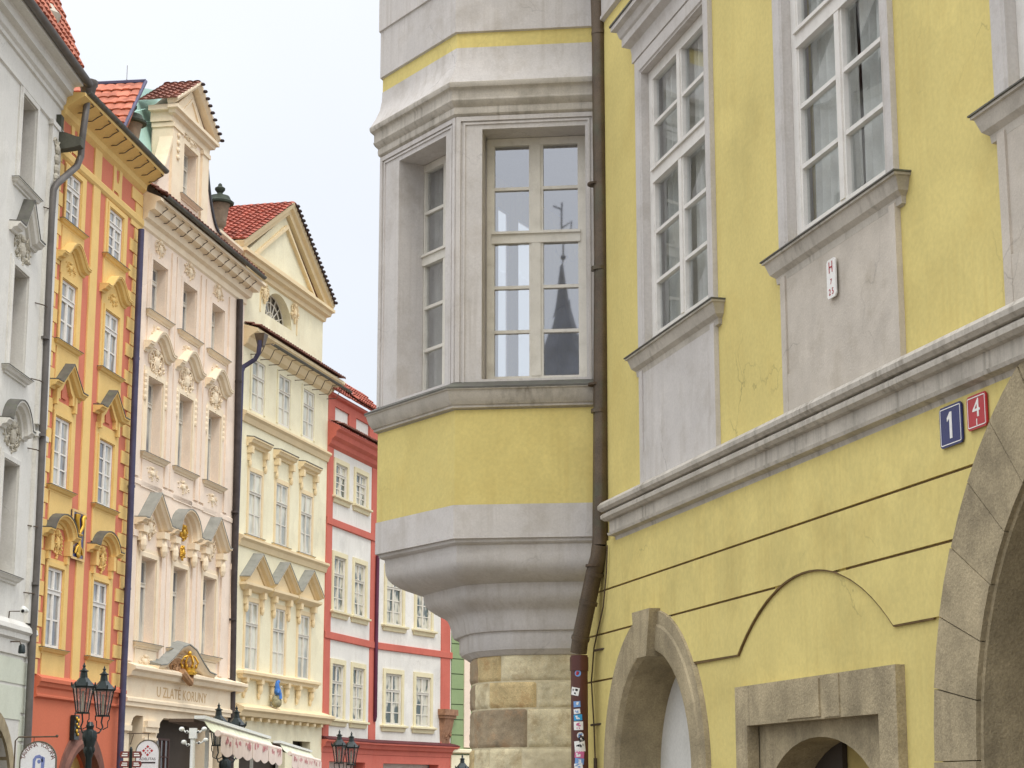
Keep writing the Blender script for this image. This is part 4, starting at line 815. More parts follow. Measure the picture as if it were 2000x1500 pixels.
m=MB(); m.box(7.6,12.2,1.5,1.54,.02,4.2); m.build('arch_back_wall',DKI,H)
# first floor string course
m=MB(); m.mould(.33,WE,[(.0,4.55),(.10,4.52),(.145,4.50),(.172,4.465),(.168,4.43),(.14,4.405),(.09,4.40),(.088,4.393),(.125,4.388),(.148,4.365),(.145,4.335),(.115,4.31),(.075,4.305),(.075,4.19),(.095,4.186),(.085,4.16),(.03,4.145),(.02,4.10),(0,4.09)],(1,0))
m.build('string_course',GRD,H,smooth=28)
m=MB(); m.mould(UA+.02,WE,[(.03,10.9),(.03,9.86),(.045,9.855),(.045,9.82),(0,9.8)],(0,0)); m.build('upper_band',GR,H)
for i,(a,b) in enumerate(WX):
    s0,s1=a-.16,b+.15
    m=MB(); m.sweep([(a,5.84),(a,8.72),(b,8.72),(b,5.84)],[(-.2,.002),(.03,.002),(.03,.02),(.045,.03),(.045,.16),(-.0,.16),(-.0,.03),(-.2,.02)]); m.build('window_surround',GR,H,label=None)
    window(H,a+.0,b-.0,5.9,8.72,.05,WW,GLASS2,transom=7.60,low=3,up=2,fw=.11,bar=.035,mull=.085,tw=.15,d=.07,curt=True)
    sill(H,s0-.06,s1+.06,5.84,GRD,.125,.21,lead=LEAD)
    mt=GRP if i else GR
    m=MB(); m.box(s0+.0,s1-.0,-.03,.01,4.5,5.66); m.box(s0-.0,s0+.1,-.045,-.03,4.5,5.66); m.box(s1-.1,s1,-.045,-.03,4.5,5.66); m.box(s0+.1,s1-.1,-.042,-.03,4.5,4.85); m.build('apron_panel',mt,H)
    m=MB(); m.mould(s0-.02,s1+.02,[(.0,9.42),(.22,9.34),(.22,9.29),(.17,9.27),(.15,9.2),(.13,9.18),(.13,9.1),(.06,9.06),(.05,9.0),(.05,8.9),(0,8.88)]); m.m=1; m.mould(s0-.02,s1+.02,[(0,9.445),(.232,9.358),(.232,9.338)]); m.build('window_hood',[GR,LEAD],H,smooth=25)
# ---- oriel
def norm2(a,b): d=Vector((b[0]-a[0],b[1]-a[1])).normalized(); return Vector((-d.y,d.x))
base=[A,B,C,Dp,E_]
def ring(off,pts=base):
    r=[]
    for i,p in enumerate(pts):
        a=norm2(pts[i-1],p) if i else None; b=norm2(p,pts[i+1]) if i<len(pts)-1 else None
        a=a or b; b=b or a; mv=(a+b).normalized(); mv=mv/mv.dot(a)
        # outward = towards the street; A->B->C runs leftwards so the outward side is on the left-hand normal flipped
        r.append((p[0]-mv.x*off,p[1]-mv.y*off))
    return r
sgn=-1 if (norm2(A,B).y>0) else 1
def ringo(off): return ring(off if sgn==-1 else -off)
def bands(name,prof,mt,smooth=25,label=None):
    m=MB(); m.loft([[ (x,y,z) for x,y in ringo(o)] for o,z in prof]); return m.build(name,mt,H,WF,smooth=smooth)
bands('oriel_upper_wall',[(.03,13),(.03,10.9),(.05,10.89),(.05,10.45),(.03,10.44),(.03,9.87),(.0,9.86)],GR,5)
bands('oriel_yellow_band',[(0,9.88),(0,9.685)],Y1,5)
bands('oriel_flare',[(0.004,9.69),(.008,9.58),(.03,9.46),(.07,9.36),(.128,9.25)],GR,28)
bands('oriel_cornice',[(.126,9.252),(.135,9.245),(.135,9.215),(.125,9.19),(.10,9.175),(.09,9.16),(.085,9.15),(.085,9.07),(.092,9.065),(.092,9.05),(.075,9.02),(.055,9.0),(.04,8.985),(.045,8.95),(.04,8.91),(.02,8.89),(.0,8.88)],GRD,28)
bands('oriel_sill',[(0,5.9),(.125,5.825),(.14,5.815),(.14,5.80),(.125,5.795),(.115,5.76),(.095,5.70),(.06,5.65),(.045,5.645),(.045,5.62),(.0,5.61)],GRD,28)
bands('oriel_sill_flashing',[(0.0,5.905),(.147,5.828),(.147,5.812)],LEAD,5)
bands('oriel_yellow_wall',[(0,5.62),(0,4.575)],Y1,5)
bands('oriel_grey_band',[(.012,4.58),(.012,4.225),(-.02,4.222)],GR,5)
# walls of the window storey
def owall(fr,L,hx,name='oriel_wall',dep=.4):
    m=MB(); hh=[rect(hx[0],hx[1],5.93,8.735)] if hx else []; m.wall(rect(0,L,5.6,8.9),hh,0,dep,back=True)
    for (a,b) in ((0.0,.05),(L-.05,L)): m.box(a+.001,b,-.022,.0,5.9,8.88)
    if hx:
        m.box(.05,L-.05,-.022,.0,8.83,8.88)
        m.sweep([(.09,5.9),(.09,8.80),(L-.09,8.80),(L-.09,5.9)],[(0,-.01),(.014,-.01),(.014,.012),(0,.012)])
    return m.build(name,GR,H,fr)
owall(FF,LF,(LF-1.26,LF-.13)); owall(FS,LS,(LS-1.265,LS-.22))
FD=Fr(Dp,math.degrees(math.atan2(C[0]-Dp[0],C[1]-Dp[1]))); 
owall(FD,math.hypot(C[0]-Dp[0],C[1]-Dp[1]),None,dep=.1)
FE=Fr(E_,math.degrees(math.atan2(Dp[0]-E_[0],Dp[1]-E_[1]))); owall(FE,math.hypot(E_[0]-Dp[0],E_[1]-Dp[1]),None,dep=.1)
Hf=(E_[0]+8*.4226,E_[1]+8*.9063); FH_=Fr(Hf,205.)
m=MB(); m.wall(rect(0,8,0,13),[rect(6.63,7.12,5.93,8.86),rect(7.40,7.72,5.93,8.86),rect(2.2,4.0,5.93,8.735)],0,.04,back=True); m.build('rear_street_wall',Y1,H,FH_)
window(H,6.63,7.12,5.93,8.86,.005,WW,GLASS2,low=1,up=0,cols=1,fw=.02,bar=.015,d=.03,fr=FH_); window(H,7.40,7.72,5.93,8.86,.005,WW,GLASS2,low=1,up=0,cols=1,fw=.02,bar=.015,d=.03,fr=FH_)
window(H,2.2,4.0,5.93,8.735,.02,WW,GLASS,transom=7.6,low=3,up=2,fw=.06,bar=.03,mull=.07,tw=.1,d=.05,fr=FH_)
window(H,LF-1.24-.04,LF-.13-.0,5.94,8.73,.33,WC,GLASS,transom=7.585,low=3,up=2,fw=.085,bar=.035,mull=.10,tw=.13,d=.07,fr=FF,tilt=.0001)
window(H,LS-1.35,LS-.16,5.94,8.73,.33,WC,GLASS,transom=7.585,low=3,up=2,fw=.085,bar=.035,mull=.10,tw=.13,d=.07,fr=FS,curt=True)
m=MB(); i1=f.w(UA+.25,.5,0); i2=(2.6,27.2); i3=Hf
m.add([(i1[0],i1[1],5.6),(i2[0],i2[1],5.6),(i2[0],i2[1],8.95),(i1[0],i1[1],8.95)],[(0,1,2,3)])
m.add([(i2[0],i2[1],5.6),(1.4,27.25,5.6),(1.4,27.25,8.95),(i2[0],i2[1],8.95)],[(0,1,2,3)]); m.build('room_wall',ROOM,H,WF)
pl=[A,B,C,Dp,E_,Hf,(3.5,28),f.w(.6,.45,0)[:2]]
for z in (5.60,9.25):
    m=MB(); s=.985; cxx=sum(p[0] for p in pl)/8; cyy=sum(p[1] for p in pl)/8; m.add([(cxx+(p[0]-cxx)*s,cyy+(p[1]-cyy)*s,z) for p in pl],[tuple(range(8))]); m.build('room_floor' if z<6 else 'room_ceiling',ROOM,H,WF)
# corbel: from the oriel's plan down to the rounded pier
def resample(poly,counts):
    r=[]
    for i,c in enumerate(counts):
        a,b=poly[i],poly[i+1]
        for k in range(c): r.append((a[0]+(b[0]-a[0])*k/c,a[1]+(b[1]-a[1])*k/c))
    r.append(poly[-1]); return r
CN=(14,14,10,8); PB=resample(base,CN)
pk=[f.w(-.96,.0,0)[:2],(.45,20.98),(.1,21.04),(-.17,21.2),(-.36,21.48),(-.445,21.85),(-.46,22.3),(-.43,22.8),E_]
def cr_(P,n):
    out=[]
    for i in range(len(P)-1):
        p0=P[max(0,i-1)];p1=P[i];p2=P[i+1];p3=P[min(len(P)-1,i+2)]
        for k in range(n):
            t=k/n; out.append(tuple(.5*((2*p1[j])+(-p0[j]+p2[j])*t+(2*p0[j]-5*p1[j]+4*p2[j]-p3[j])*t*t+(-p0[j]+3*p1[j]-3*p2[j]+p3[j])*t**3) for j in (0,1)))
    out.append(tuple(P[-1])); return out
dense=cr_(pk,24); cum=[0]
for i in range(1,len(dense)): cum.append(cum[-1]+math.dist(dense[i],dense[i-1]))
def pat(s):
    for i in range(1,len(cum)):
        if cum[i]>=s-1e-9: t=(s-cum[i-1])/(cum[i]-cum[i-1]+1e-12); return tuple(dense[i-1][j]+(dense[i][j]-dense[i-1][j])*t for j in (0,1))
    return dense[-1]
LP=cum[-1]; brk=[0,.42*LP,.66*LP,.84*LP,LP]; PP=[]
for i,c in enumerate(CN):
    for k in range(c): PP.append(pat(brk[i]+(brk[i+1]-brk[i])*k/c))
PP.append(dense[-1])
prof=[(0.025,4.222),(.028,4.19),(.05,4.175),(.085,4.165),(.092,4.12),(.094,4.06),(.10,4.0),(.125,3.945),(.17,3.90),(.235,3.862),(.31,3.83),(.40,3.806),(.49,3.79),(.497,3.76),(.50,3.71),(.515,3.665),(.55,3.625),(.60,3.59),(.66,3.555),(.715,3.53),(.745,3.505),(.765,3.465),(.78,3.42),(.79,3.37),(.80,3.33),(.815,3.305),(.865,3.298),(.87,3.27),(.872,3.14),(.885,3.125),(.89,3.11),(.93,3.09),(.96,3.07),(.985,3.055),(1.0,3.05)]
lv=[]
for t,z in prof:
    k=max(0,(t-.72)/.28) if t>.72 else 0
    lv.append([(a[0]+(b[0]-a[0])*t,a[1]+(b[1]-a[1])*t,z) for a,b in zip(PB,PP)])
m=MB(); m.loft(lv); m.build('oriel_corbel',GR,H,WF,smooth=34)
# pier of sandstone blocks
courses=[(3.055,2.78),(2.765,2.495),(2.48,2.08),(2.065,1.6),(1.585,1.1),(1.09,.55),(.54,0.0)]
joints=[[0,.55,.82],[0,.30,.66,.88],[0,.36,.84],[0,.40,.66,.9],[0,.3,.7],[0,.45,.8],[0,.3,.75]]
kinds=[[0,2,1],[0,2,0,1],[0,1,1],[3,0,0,2],[0,1,2],[1,0,2],[0,1,2]]
m=MB(); rp=random.Random(11)
for (z1,z0),jj,kk in zip(courses,joints,kinds):
    js=[j*LP*.50 for j in jj]+[LP*.75,LP]; kk=kk+[1,0]
    for i in range(len(js)-1):
        a,b=js[i]+.002,js[i+1]-.002; m.m={0:0,1:1,2:3,3:2}[kk[i]]
        if i==0 and kk[i]==1 and z1>3: m.m=0
        ns=max(6,int((b-a)/.02)); nzv=max(5,int((z1-z0)/.02)); vs=[]; pr_=rp.uniform(.0,.010)
        for jz in range(nzv+1):
            for ks in range(ns+1):
                s=a+(b-a)*ks/ns; z=z0+(z1-z0)*jz/nzv; p=pat(s); p2=pat(min(LP,s+.02)); p1=pat(max(0,s-.02)); d=Vector((p2[0]-p1[0],p2[1]-p1[1])).normalized(); nn=Vector((d.y,-d.x))
                if nn.dot(Vector((-.6,-.8)))<0: nn=-nn
                e=min(min(ks,ns-ks)/1.4,min(jz,nzv-jz)/1.4,1)
                ds=(noise.fractal(Vector((p[0]*6,p[1]*6,z*6+i)),1,2.,4)*.009+noise.fractal(Vector((p[0]*20,p[1]*20,z*20)),.8,2,4)*.007)
                o=(.004+pr_*.5+ds)*e-.0135*(1-e)
                zz=z+.012*math.sin(s*3+z*5)*e*0; vs.append((p[0]+nn.x*o,p[1]+nn.y*o,zz))
        m.add(vs,[(jz*(ns+1)+k,jz*(ns+1)+k+1,(jz+1)*(ns+1)+k+1,(jz+1)*(ns+1)+k) for jz in range(nzv) for k in range(ns)])
m.build('pier_blocks',[STP,STG,STM,mat('mottled_ochre_sandstone',srgb(204,182,134),var=.3,scale=3,stain=srgb(178,122,66),samt=.9,fine=.2,bump=1.,bscale=24)],H,WF,smooth=50)
PQ=[]
for i,(x,y) in enumerate(PP):
    a_=PP[max(0,i-1)]; b_=PP[min(len(PP)-1,i+1)]; d=Vector((b_[0]-a_[0],b_[1]-a_[1])).normalized(); nn=Vector((d.y,-d.x))
    if nn.dot(Vector((-.6,-.8)))<0: nn=-nn
    PQ.append((x-nn.x*.012,y-nn.y*.012))
m=MB(); m.loft([[ (x,y,z) for x,y in PQ] for z in (3.06,0)]); o=m.build('pier_mortar_core',STM,H,WF)
# big downpipe with bends, collars, brackets and stickers
def wp(x,y,Y): return wpt(x,y,Y)
Yp=20.06
p=[wp(1166,-60,Yp),wp(1170,60,Yp),wp(1175,500,Yp),wp(1173,950,Yp),wp(1172,1065,Yp),wp(1169,1088,Yp+.02),wp(1160,1120,Yp+.06),wp(1133,1250,Yp+.22),wp(1130,1275,Yp+.25)]
m=MB(); m.tube(p[:5],.082,16)
for y in (65,525,803): q_=wp(1171,y,Yp); m.tube([(q_[0],q_[1],q_[2]-.02),(q_[0],q_[1],q_[2]+.02)],.091,16)
P=m.build('drainpipe',PIPE,H,WF,smooth=40,label='thick brown drainpipe beside the oriel, plastered with stickers near its foot')
m=MB(); m.tube(p[4:],.086,16)
for t in (.2,.55,.98):
    a,b=Vector(p[5]),Vector(p[7]); c=a.lerp(b,t); d=(b-a).normalized()*.02; m.tube([c-d,c+d],.096,16)
m.build('pipe_bend',PIPE,P,WF,smooth=40)
pb=wp(1131,1280,Yp+.25); m=MB(); m.tube([pb,(pb[0],pb[1],0.05)],.088,18); m.tube([(pb[0],pb[1],pb[2]-.16),(pb[0],pb[1],pb[2]-.02)],.096,18); m.build('pipe_foot',PIPER,P,WF,smooth=40)
for (x,y) in ((1190,360),(1192,751),(1188,1105)):
    a=wp(x-6,y,Yp+.02); m=MB(); m.tube([(a[0]-.05,a[1]+.02,a[2]),(a[0]+.10,a[1]+.12,a[2])],.012,6); m.tube([(a[0]-.115,a[1],a[2]-.012),(a[0]-.115,a[1],a[2]+.012)],.088,14); m.build('pipe_bracket',IRON,P,WF)
def sticker(px_,py,w,h,m1,m2=None,kind=None,tilt=0,txt=None):
    a=wp(px_,py,pb[1]); ang=max(-.9,min(.9,(a[0]-pb[0])/.09)); ux=math.asin(ang)
    m=MB(); n=6; vs=[]
    for j in range(2):
        for i in range(n+1):
            s=(i/n-.5)*w; zz=(j-.5)*h
            if kind=='round': pass
            s2=s*math.cos(tilt)-zz*math.sin(tilt); z2=s*math.sin(tilt)+zz*math.cos(tilt); t=ux+s2/.09
            vs.append((pb[0]+.0905*math.sin(t),pb[1]-.0905*math.cos(t),a[2]+z2))
    if kind=='round':
        vs=[]; 
        for i in range(16):
            s2=w/2*math.cos(i*math.pi/8); z2=w/2*math.sin(i*math.pi/8); t=ux+s2/.09; vs.append((pb[0]+.0905*math.sin(t),pb[1]-.0905*math.cos(t),a[2]+z2))
        m.add(vs,[tuple(range(16))])
    else: m.add(vs,[(i,i+1,n+2+i,n+1+i) for i in range(n)])
    if m2:
        m.m=1; rs=random.Random(int(px_*py))
        for k in range(5):
            s0=rs.uniform(-.38,.1)*w; s1=s0+rs.uniform(.12,.35)*w; z0=rs.uniform(-.36,.2)*h; z1=z0+rs.uniform(.1,.25)*h
            vv=[]
            for (s_,z_) in ((s0,z0),(s1,z0+.1*h*rs.uniform(-1,1)),(s1,z1),(s0,z1)):
                s2=s_*math.cos(tilt)-z_*math.sin(tilt); z2=s_*math.sin(tilt)+z_*math.cos(tilt); t=ux+s2/.09; vv.append((pb[0]+.0915*math.sin(t),pb[1]-.0915*math.cos(t),a[2]+z2))
            m.add(vv,[(0,1,2,3)])
    m.build('sticker',[m1]+([m2] if m2 else []),P,WF)
SB=mat('sticker_blue',srgb(120,160,210),rough=.5,var=.1,scale=20); SC=mat('sticker_cyan',srgb(60,160,210),rough=.5,var=.1,scale=20); SP=mat('sticker_pink',srgb(206,110,150),rough=.5); SK=mat('sticker_black',srgb(30,28,30),rough=.5)
for s in ((1128,1316,.066,.066,SB,RED,'round',0),(1122,1351,.095,.08,WHT,SK,None,-.2),(1126,1376,.075,.06,SB,WHT,None,.05),(1126,1390,.07,.05,WHT,SB,None,.1),(1128,1402,.09,.06,SC,WHT,None,.05),(1129,1418,.10,.085,WHT,SP,None,.02),(1133,1437,.07,.07,WHT,SB,'round',0),(1132,1458,.115,.11,WHT,SK,None,.1),(1131,1474,.10,.07,SP,WHT,None,-.1),(1131,1487,.095,.06,SB,WHT,None,-.1),(1129,1497,.09,.06,WHT,SB,None,.1),(1135,1444,.06,.05,SK,WHT,None,.3)): sticker(*s)
# lightning conductor with wall spikes
pts=[px(f,x,y,.05) for x,y in ((1186,1065),(1184,1120),(1178,1185),(1160,1265),(1155,1330),(1160,1420),(1163,1500))]
m=MB(); m.tube(pts,.008,5); m.tube([(pts[-1][0],-.05,pts[-1][2]-.02),(pts[-1][0],-.05,pts[-1][2]+.10)],.02,8); P2=m.build('lightning_conductor',IRON,H)
for x,y in ((1178,1268),(1172,1415)):
    a=px(f,x,y,.03); m=MB(); m.tube([(a[0]-.22,-.06,a[2]),(a[0]+.12,.01,a[2]+.01)],.012,6); m.build('wall_spike',IRON,P2)
m=MB(); m.box(-1.0,WE+.3,-.6,9.4,13,13.3); m.build('roof_eaves',GR,H)
m=MB(); m.prism([(-1.0,13.3),(WE+.3,13.3),(WE-3,17),(2,17)],-.4,9.2); m.build('roof',TIL,H)

# house number plates and hydrant plate
def plate(x0,x1,z0,z1,mb,mr,txts,label,cat,nm,ty=-.03,frame=True):
    fr=Fr(f.at((x0+x1)/2),f.az); T=thing(nm,label,cat,fr,z=(z0+z1)/2); w,h=(x1-x0),(z1-z0)
    m=MB(); c=.02; m.prism([(-w/2+c,-h/2),(w/2-c,-h/2),(w/2,-h/2+c),(w/2,h/2-c),(w/2-c,h/2),(-w/2+c,h/2),(-w/2,h/2-c),(-w/2,-h/2+c)],ty-.012,ty); m.build('plate',mb,T)
    if frame:
        m=MB(); q=.016; m.sweep([(-w/2+q,-h/2+c),(-w/2+q,h/2-c),(-w/2+c+.008,h/2-q),(w/2-c-.008,h/2-q),(w/2-q,h/2-c),(w/2-q,-h/2+c),(w/2-c-.008,-h/2+q),(-w/2+c+.008,-h/2+q)],[(-ty+.0125,-.003),(-ty+.0145,-.003),(-ty+.0145,.003),(-ty+.0125,.003)],closed=True); m.build('border_line',WHT,T)
    m=MB()
    for t,x,z,s,sx in txts:
        if t=='1': m.prism([(-.012,-.085),(.022,-.085),(.022,.09),(-.004,.09),(-.045,.055),(-.045,.03),(-.012,.048)],ty-.0148,ty-.0125)
        else: m.text(t,x,z,s,ty-.0135,ex=.0012,sx=sx)
    m.build('lettering',mr,T)
    return T
plate(7.56,7.87,3.81,4.08,BLU,WHT,[('1',0,-.085,.25,1.3)],'blue enamel house number plate reading 1, left of the red plate','sign','house_number_plate')
plate(7.945,8.205,3.86,4.08,RED,WHT,[('4',0,-.035,.17,1.25),('I',0,-.088,.06,1.6)],'red enamel house number plate reading 4 over I, beside the stone arch','sign','house_number_plate')
T=plate(5.86,6.02,5.24,5.54,WHT,TXR,[('H',0,.045,.125,.9),('7',0,-.045,.06,1.0),('2 5',0,-.125,.07,1.0)],'small white hydrant plate with a red H on the grey apron under the middle window','sign','hydrant_plate',ty=-.05,frame=False)

# ================================================================ street furniture
def lantern_post(x,ytip,Y,label,scale=1.,cat='street lamp',yaw=0.,sep=.34,arms=2):
    b=wpt(x,ytip,Y); fr=Fr((b[0],b[1]),90+yaw); T=thing('street_lamp',label,cat,fr,group='twin lantern street lamps'); top=b[2]/scale; T.scale=(scale,)*3
    m=MB(); zb=top-1.35
    m.lathe((0,0,0),[(.22,0),(.22,.25),(.15,.4),(.12,.9),(.14,.95),(.08,1.05),(.065,zb-.55),(.09,zb-.5),(.11,zb-.3),(.15,zb-.15),(.13,zb),(.07,zb+.05),(.09,zb+.12),(.05,zb+.2)],14)
    for k in range(6):
        a=k*math.pi/3; m.blob((.12*math.cos(a),.12*math.sin(a),zb-.1),.04,.04,.12,6,4); m.blob((.09*math.cos(a),.09*math.sin(a),zb-.38),.035,.035,.08,6,4)
    m.build('post',BLK,T,smooth=40)
    for i in range(arms):
        sx=(-1,1)[i]*sep/2*1.0; dy=(0,.35)[i]; dz=(0,-.05)[i]
        m=MB(); z0=top+dz-.98
        m.tube([(0,dy*.3,zb-.05),(sx*.9,dy*.5,zb-.02),(sx*1.1,dy,zb+.1),(sx*.9,dy,zb+.2),(sx,dy,z0)],.018,6)
        for q in (-1,1): m.tube([(sx+q*.02,dy,zb+.05),(sx+q*.12,dy,zb+.10),(sx+q*.12,dy,zb+.22),(sx+q*.15,dy,zb+.26),(sx+q*.15,dy,z0+.02)],.012,5)
        m.build('arm',BLK,T,smooth=40)
        L_=MB(); zt=top+dz; n=6; r0,r1=.13,.22; zl=zt-1.0+.05; zu=zt-.42
        for k in range(n):
            a=math.pi*2*k/n; c,s_=math.cos(a),math.sin(a); L_.tube([(sx+r0*c,dy+r0*s_,zl),(sx+r1*c,dy+r1*s_,zu)],.014,5)
        L_.lathe((sx,dy,0),[(r0+.02,zl-.03),(r0+.03,zl),(r0-.02,zl+.01)],6); L_.lathe((sx,dy,0),[(r1+.02,zu-.02),(r1+.05,zu+.02),(r1+.02,zu+.04),(.15,zu+.13),(.10,zu+.19),(.085,zu+.2),(.07,zu+.32),(.10,zu+.33),(.10,zu+.345),(.05,zu+.37),(.03,zu+.4),(.025,zu+.42),(.04,zu+.445),(.02,zu+.47),(.005,zu+.52)],6)
        for k in range(n):
            a=math.pi*2*k/n; L_.blob((sx+(r1+.03)*math.cos(a),dy+(r1+.03)*math.sin(a),zu+.06),.02,.02,.05,5,4)
        l=L_.build('lantern',BLK,T)
        G=MB(); G.lathe((sx,dy,0),[(r0-.003,zl+.01),(r1-.004,zu-.01)],6); G.build('lantern_glass',GLASS2,l)
        b_=MB(); b_.lathe((sx,dy,0),[(.02,zl),(.03,zl+.12),(.025,zl+.2),(.035,zl+.26),(.02,zl+.42),(.04,zu-.1),(.005,zu-.08)],8); b_.build('lamp_burner',mat('lamp_burner_glass',srgb(170,160,140),rough=.2),l)
    return T
lantern_post(181,1303,42,'black cast iron street lamp with twin lanterns in front of the orange house',sep=.36)
lantern_post(443,1380,56,'black twin lantern street lamp whose tops show above the awning',scale=1.12,sep=.40)
lantern_post(674,1431,64,'black twin lantern street lamp in front of the red shop base',sep=.36)
lantern_post(903,1478,72,'black street lamp of which only the finial shows beside the stone pier',sep=.0,arms=1)
# hanging board signs
def board(x0,x1,ytop,Y,yaw,label,nm,arm):
    c=wpt((x0+x1)/2,ytop,Y); fr=Fr((c[0],c[1]),90+yaw); T=thing(nm,label,'sign',fr,group='hanging shop signs'); w=(x1-x0)/3904*Y; zt=c[2]
    pr=[(-w/2,zt-1.15)]+[(-w/2,zt-w*.52)]+arc(0,zt-w*.5,w/2,180,0,20,w*.5)[1:-1]+[(w/2,zt-w*.52),(w/2,zt-1.15)]
    m=MB(); m.prism(pr,-.02,.02); m.build('board',mat('sign_board_white',srgb(226,228,230),rough=.5,var=.03),T)
    m=MB(); m.sweep(pr,[(-.025,-.005),(.028,-.005),(.028,.018),(-.025,.018)],closed=True); m.build('board_rim',mat('sign_rim',srgb(96,92,80),rough=.5),T)
    return T,w,zt
T,w,zt=board(42,111,1449,38,0,'white arched tavern sign with brown lettering hanging over the street','hanging_sign',0)
m=MB(); r_=w/2*.74; s_='TAVERNA TOSCANA'
for i,chh in enumerate(s_):
    if chh==' ': continue
    a=R(172-164*i/(len(s_)-1)); m.text(chh,r_*math.cos(a)*1.0,zt-w*.5+r_*math.sin(a)-.0,.115,-.0215,rot=a-math.pi/2,ex=.001)
m.build('lettering',mat('brown_lettering',srgb(112,66,60)),T)
m=MB(); zc=zt-w*.52
m.prism([(-.10,zc-.35),(-.10,zc+.02),(-.05,zc+.09),(.02,zc+.11),(.08,zc+.07),(.1,zc-.02),(.07,zc-.03),(.04,zc+.04),(-.03,zc+.04),(-.05,zc-.02),(-.05,zc-.35)],-.023,-.0205)
m.prism([(.06,zc-.2),(.12,zc-.16),(.13,zc+.05),(.08,zc+.08),(.06,zc+.0)],-.023,-.0205); m.blob((.02,-.021,zc-.02),.035,.003,.04); m.build('blue_emblem',TXB,T)
ga=F_GY.inv(T.location.x,T.location.y,0)
m=MB(); m.tube([(-w/2-.12,0,zt-1.4),(-w/2-.12,0,zt+.02),(-w/2-.06,0,zt+.09),(w/2-.02,0,zt+.1)],.014,6); m.blob((w/2,0,zt+.11),.03,.03,.03); m.tube([(-.1,0,zt+.1),(-.1,0,zt-.02)],.008,5); m.tube([(-w/2-.12,0,zt-1.2),(-w/2-2.0,0,zt-1.2)],.014,6); m.build('iron_arm',IRON,T)
T,w,zt=board(267,312,1446,47,0,'white arched shop sign with a red cross of diamonds and small dark lettering','hanging_sign',0)
m=MB(); zc=zt-.24
for dx,dz in ((0,.095),(0,-.095),(.095,0),(-.095,0),(0,0),(.05,.05),(-.05,.05),(.05,-.05),(-.05,-.05)):
    r_=.036 if (abs(dx)+abs(dz))>.094 and (dx==0 or dz==0) else .022; m.prism([(dx-r_,zc+dz),(dx,zc+dz-r_),(dx+r_,zc+dz),(dx,zc+dz+r_)],-.024,-.0205)
m.build('red_emblem',TXR,T)
m=MB(); m.text('ADELITAS',0,zt-.46,.085,-.0215,sx=1.05); m.box(-.19,.19,-.0235,-.0205,zt-.535,zt-.50); m.build('lettering',TXD,T)
m=MB(); m.tube([(0,0,zt+.0),(0,0,zt+.16)],.01,5); m.tube([(-.5,0,zt+.16),(.05,0,zt+.16)],.012,5); m.tube([(-.35,0,zt+.14),(-.42,0,zt-.1)],.01,5)
m.build('iron_arm',IRON,T)
# finger signpost
b=wpt(256,1463,44); fr=Fr((b[0],b[1]),90); T=thing('signpost','dark post with small brown direction signs in front of the orange and pink houses','signpost',fr)
m=MB(); m.lathe((0,0,0),[(.04,0),(.035,b[2]),(.015,b[2]+.05)],8); m.build('post',BLK,T)
BR=mat('brown_sign_paint',srgb(122,62,56),rough=.5)
for i,(s,z) in enumerate(((1,b[2]-.12),(1,b[2]-.33),(-1,b[2]-.12),(-1,b[2]-.33))):
    m=MB(); m.prism([(s*.04,z-.07),(s*.22,z-.07),(s*.25,z),(s*.22,z+.07),(s*.04,z+.07)],-.012,.012); o=m.build('finger_sign',BR,T)
    m=MB(); m.box(s*.07,s*.20,-.0145,-.0125,z-.035,z-.005); m.box(s*.07,s*.18,-.0145,-.0125,z+.012,z+.035); m.build('lettering',WHT,o)
# camera mast
b=wpt(378,1412,28); fr=Fr((b[0],b[1]),90); T=thing('camera_mast','white mast carrying a junction box and small surveillance cameras before the peach house','mast',fr); T.scale=(.72,)*3
zt=b[2]/.72; m=MB(); m.lathe((0,0,0),[(.055,0),(.05,zt-.3)],12); m.build('pole',WPT,T,smooth=40)
m=MB(); m.box(-.07,.07,-.07,.07,zt-.3,zt-.1); m.build('junction_box',WPT,T)
for sx,dz,dy in ((-1,-.17,-.02),(1,-.17,-.02),(-.8,-.42,.02),(1.1,-.38,.05)):
    m=MB(); m.tube([(sx*.05,dy,zt+dz),(sx*.14,dy-.03,zt+dz-.01),(sx*.2,dy,zt+dz+.05)],.016,6); o=m.build('arm',WPT,T,smooth=40)
    m=MB(); m.blob((sx*.22,dy-.02,zt+dz+.05),.055,.07,.045,10,6); m.tube([(sx*.11,dy-.03,zt+dz),(sx*.11,dy-.09,zt+dz-.01)],.028,8); m.build('camera_head',WPT,o,smooth=60)
    m=MB(); m.blob((sx*.11,dy-.1,zt+dz-.01),.02,.02,.02); m.build('camera_lens',SK,o)
# wall camera and floodlight on the grey house
p=px(F_GY,48,1192,.35); fr=Fr(F_GY.w(p[0],0,0)[:2],F_GY.az); T=thing('security_camera','small white camera on a bracket fixed to the pale grey house','camera',fr,z=p[2])
m=MB(); m.tube([(0,0.0,-.35),(0,-.02,-.02),(0,-.3,-.02)],.014,6); m.build('bracket',IRON,T)
m=MB(); m.tube([(-.12,-.35,.03),(.12,-.35,.0)],.06,10); m.blob((-.12,-.35,-.0),.07,.07,.09); m.build('housing',WPT,T,smooth=50)
m=MB(); m.blob((-.17,-.36,-.03),.03,.04,.04); m.build('lens',SK,T)
p=px(F_GY,43,1262,.3); fr=Fr(F_GY.w(p[0],0,0)[:2],F_GY.az); T=thing('floodlight','small dark floodlight below the string course of the pale grey house','lamp',fr,z=p[2])
m=MB(); m.tube([(0,0,.1),(0,-.25,.1),(0,-.28,.0)],.014,6); m.build('bracket',IRON,T)
m=MB(); m.lathe((0,-.3,-.16),[(.06,0),(.08,.02),(.07,.16),(.04,.2)],10); m.build('housing',BLK,T,smooth=40)
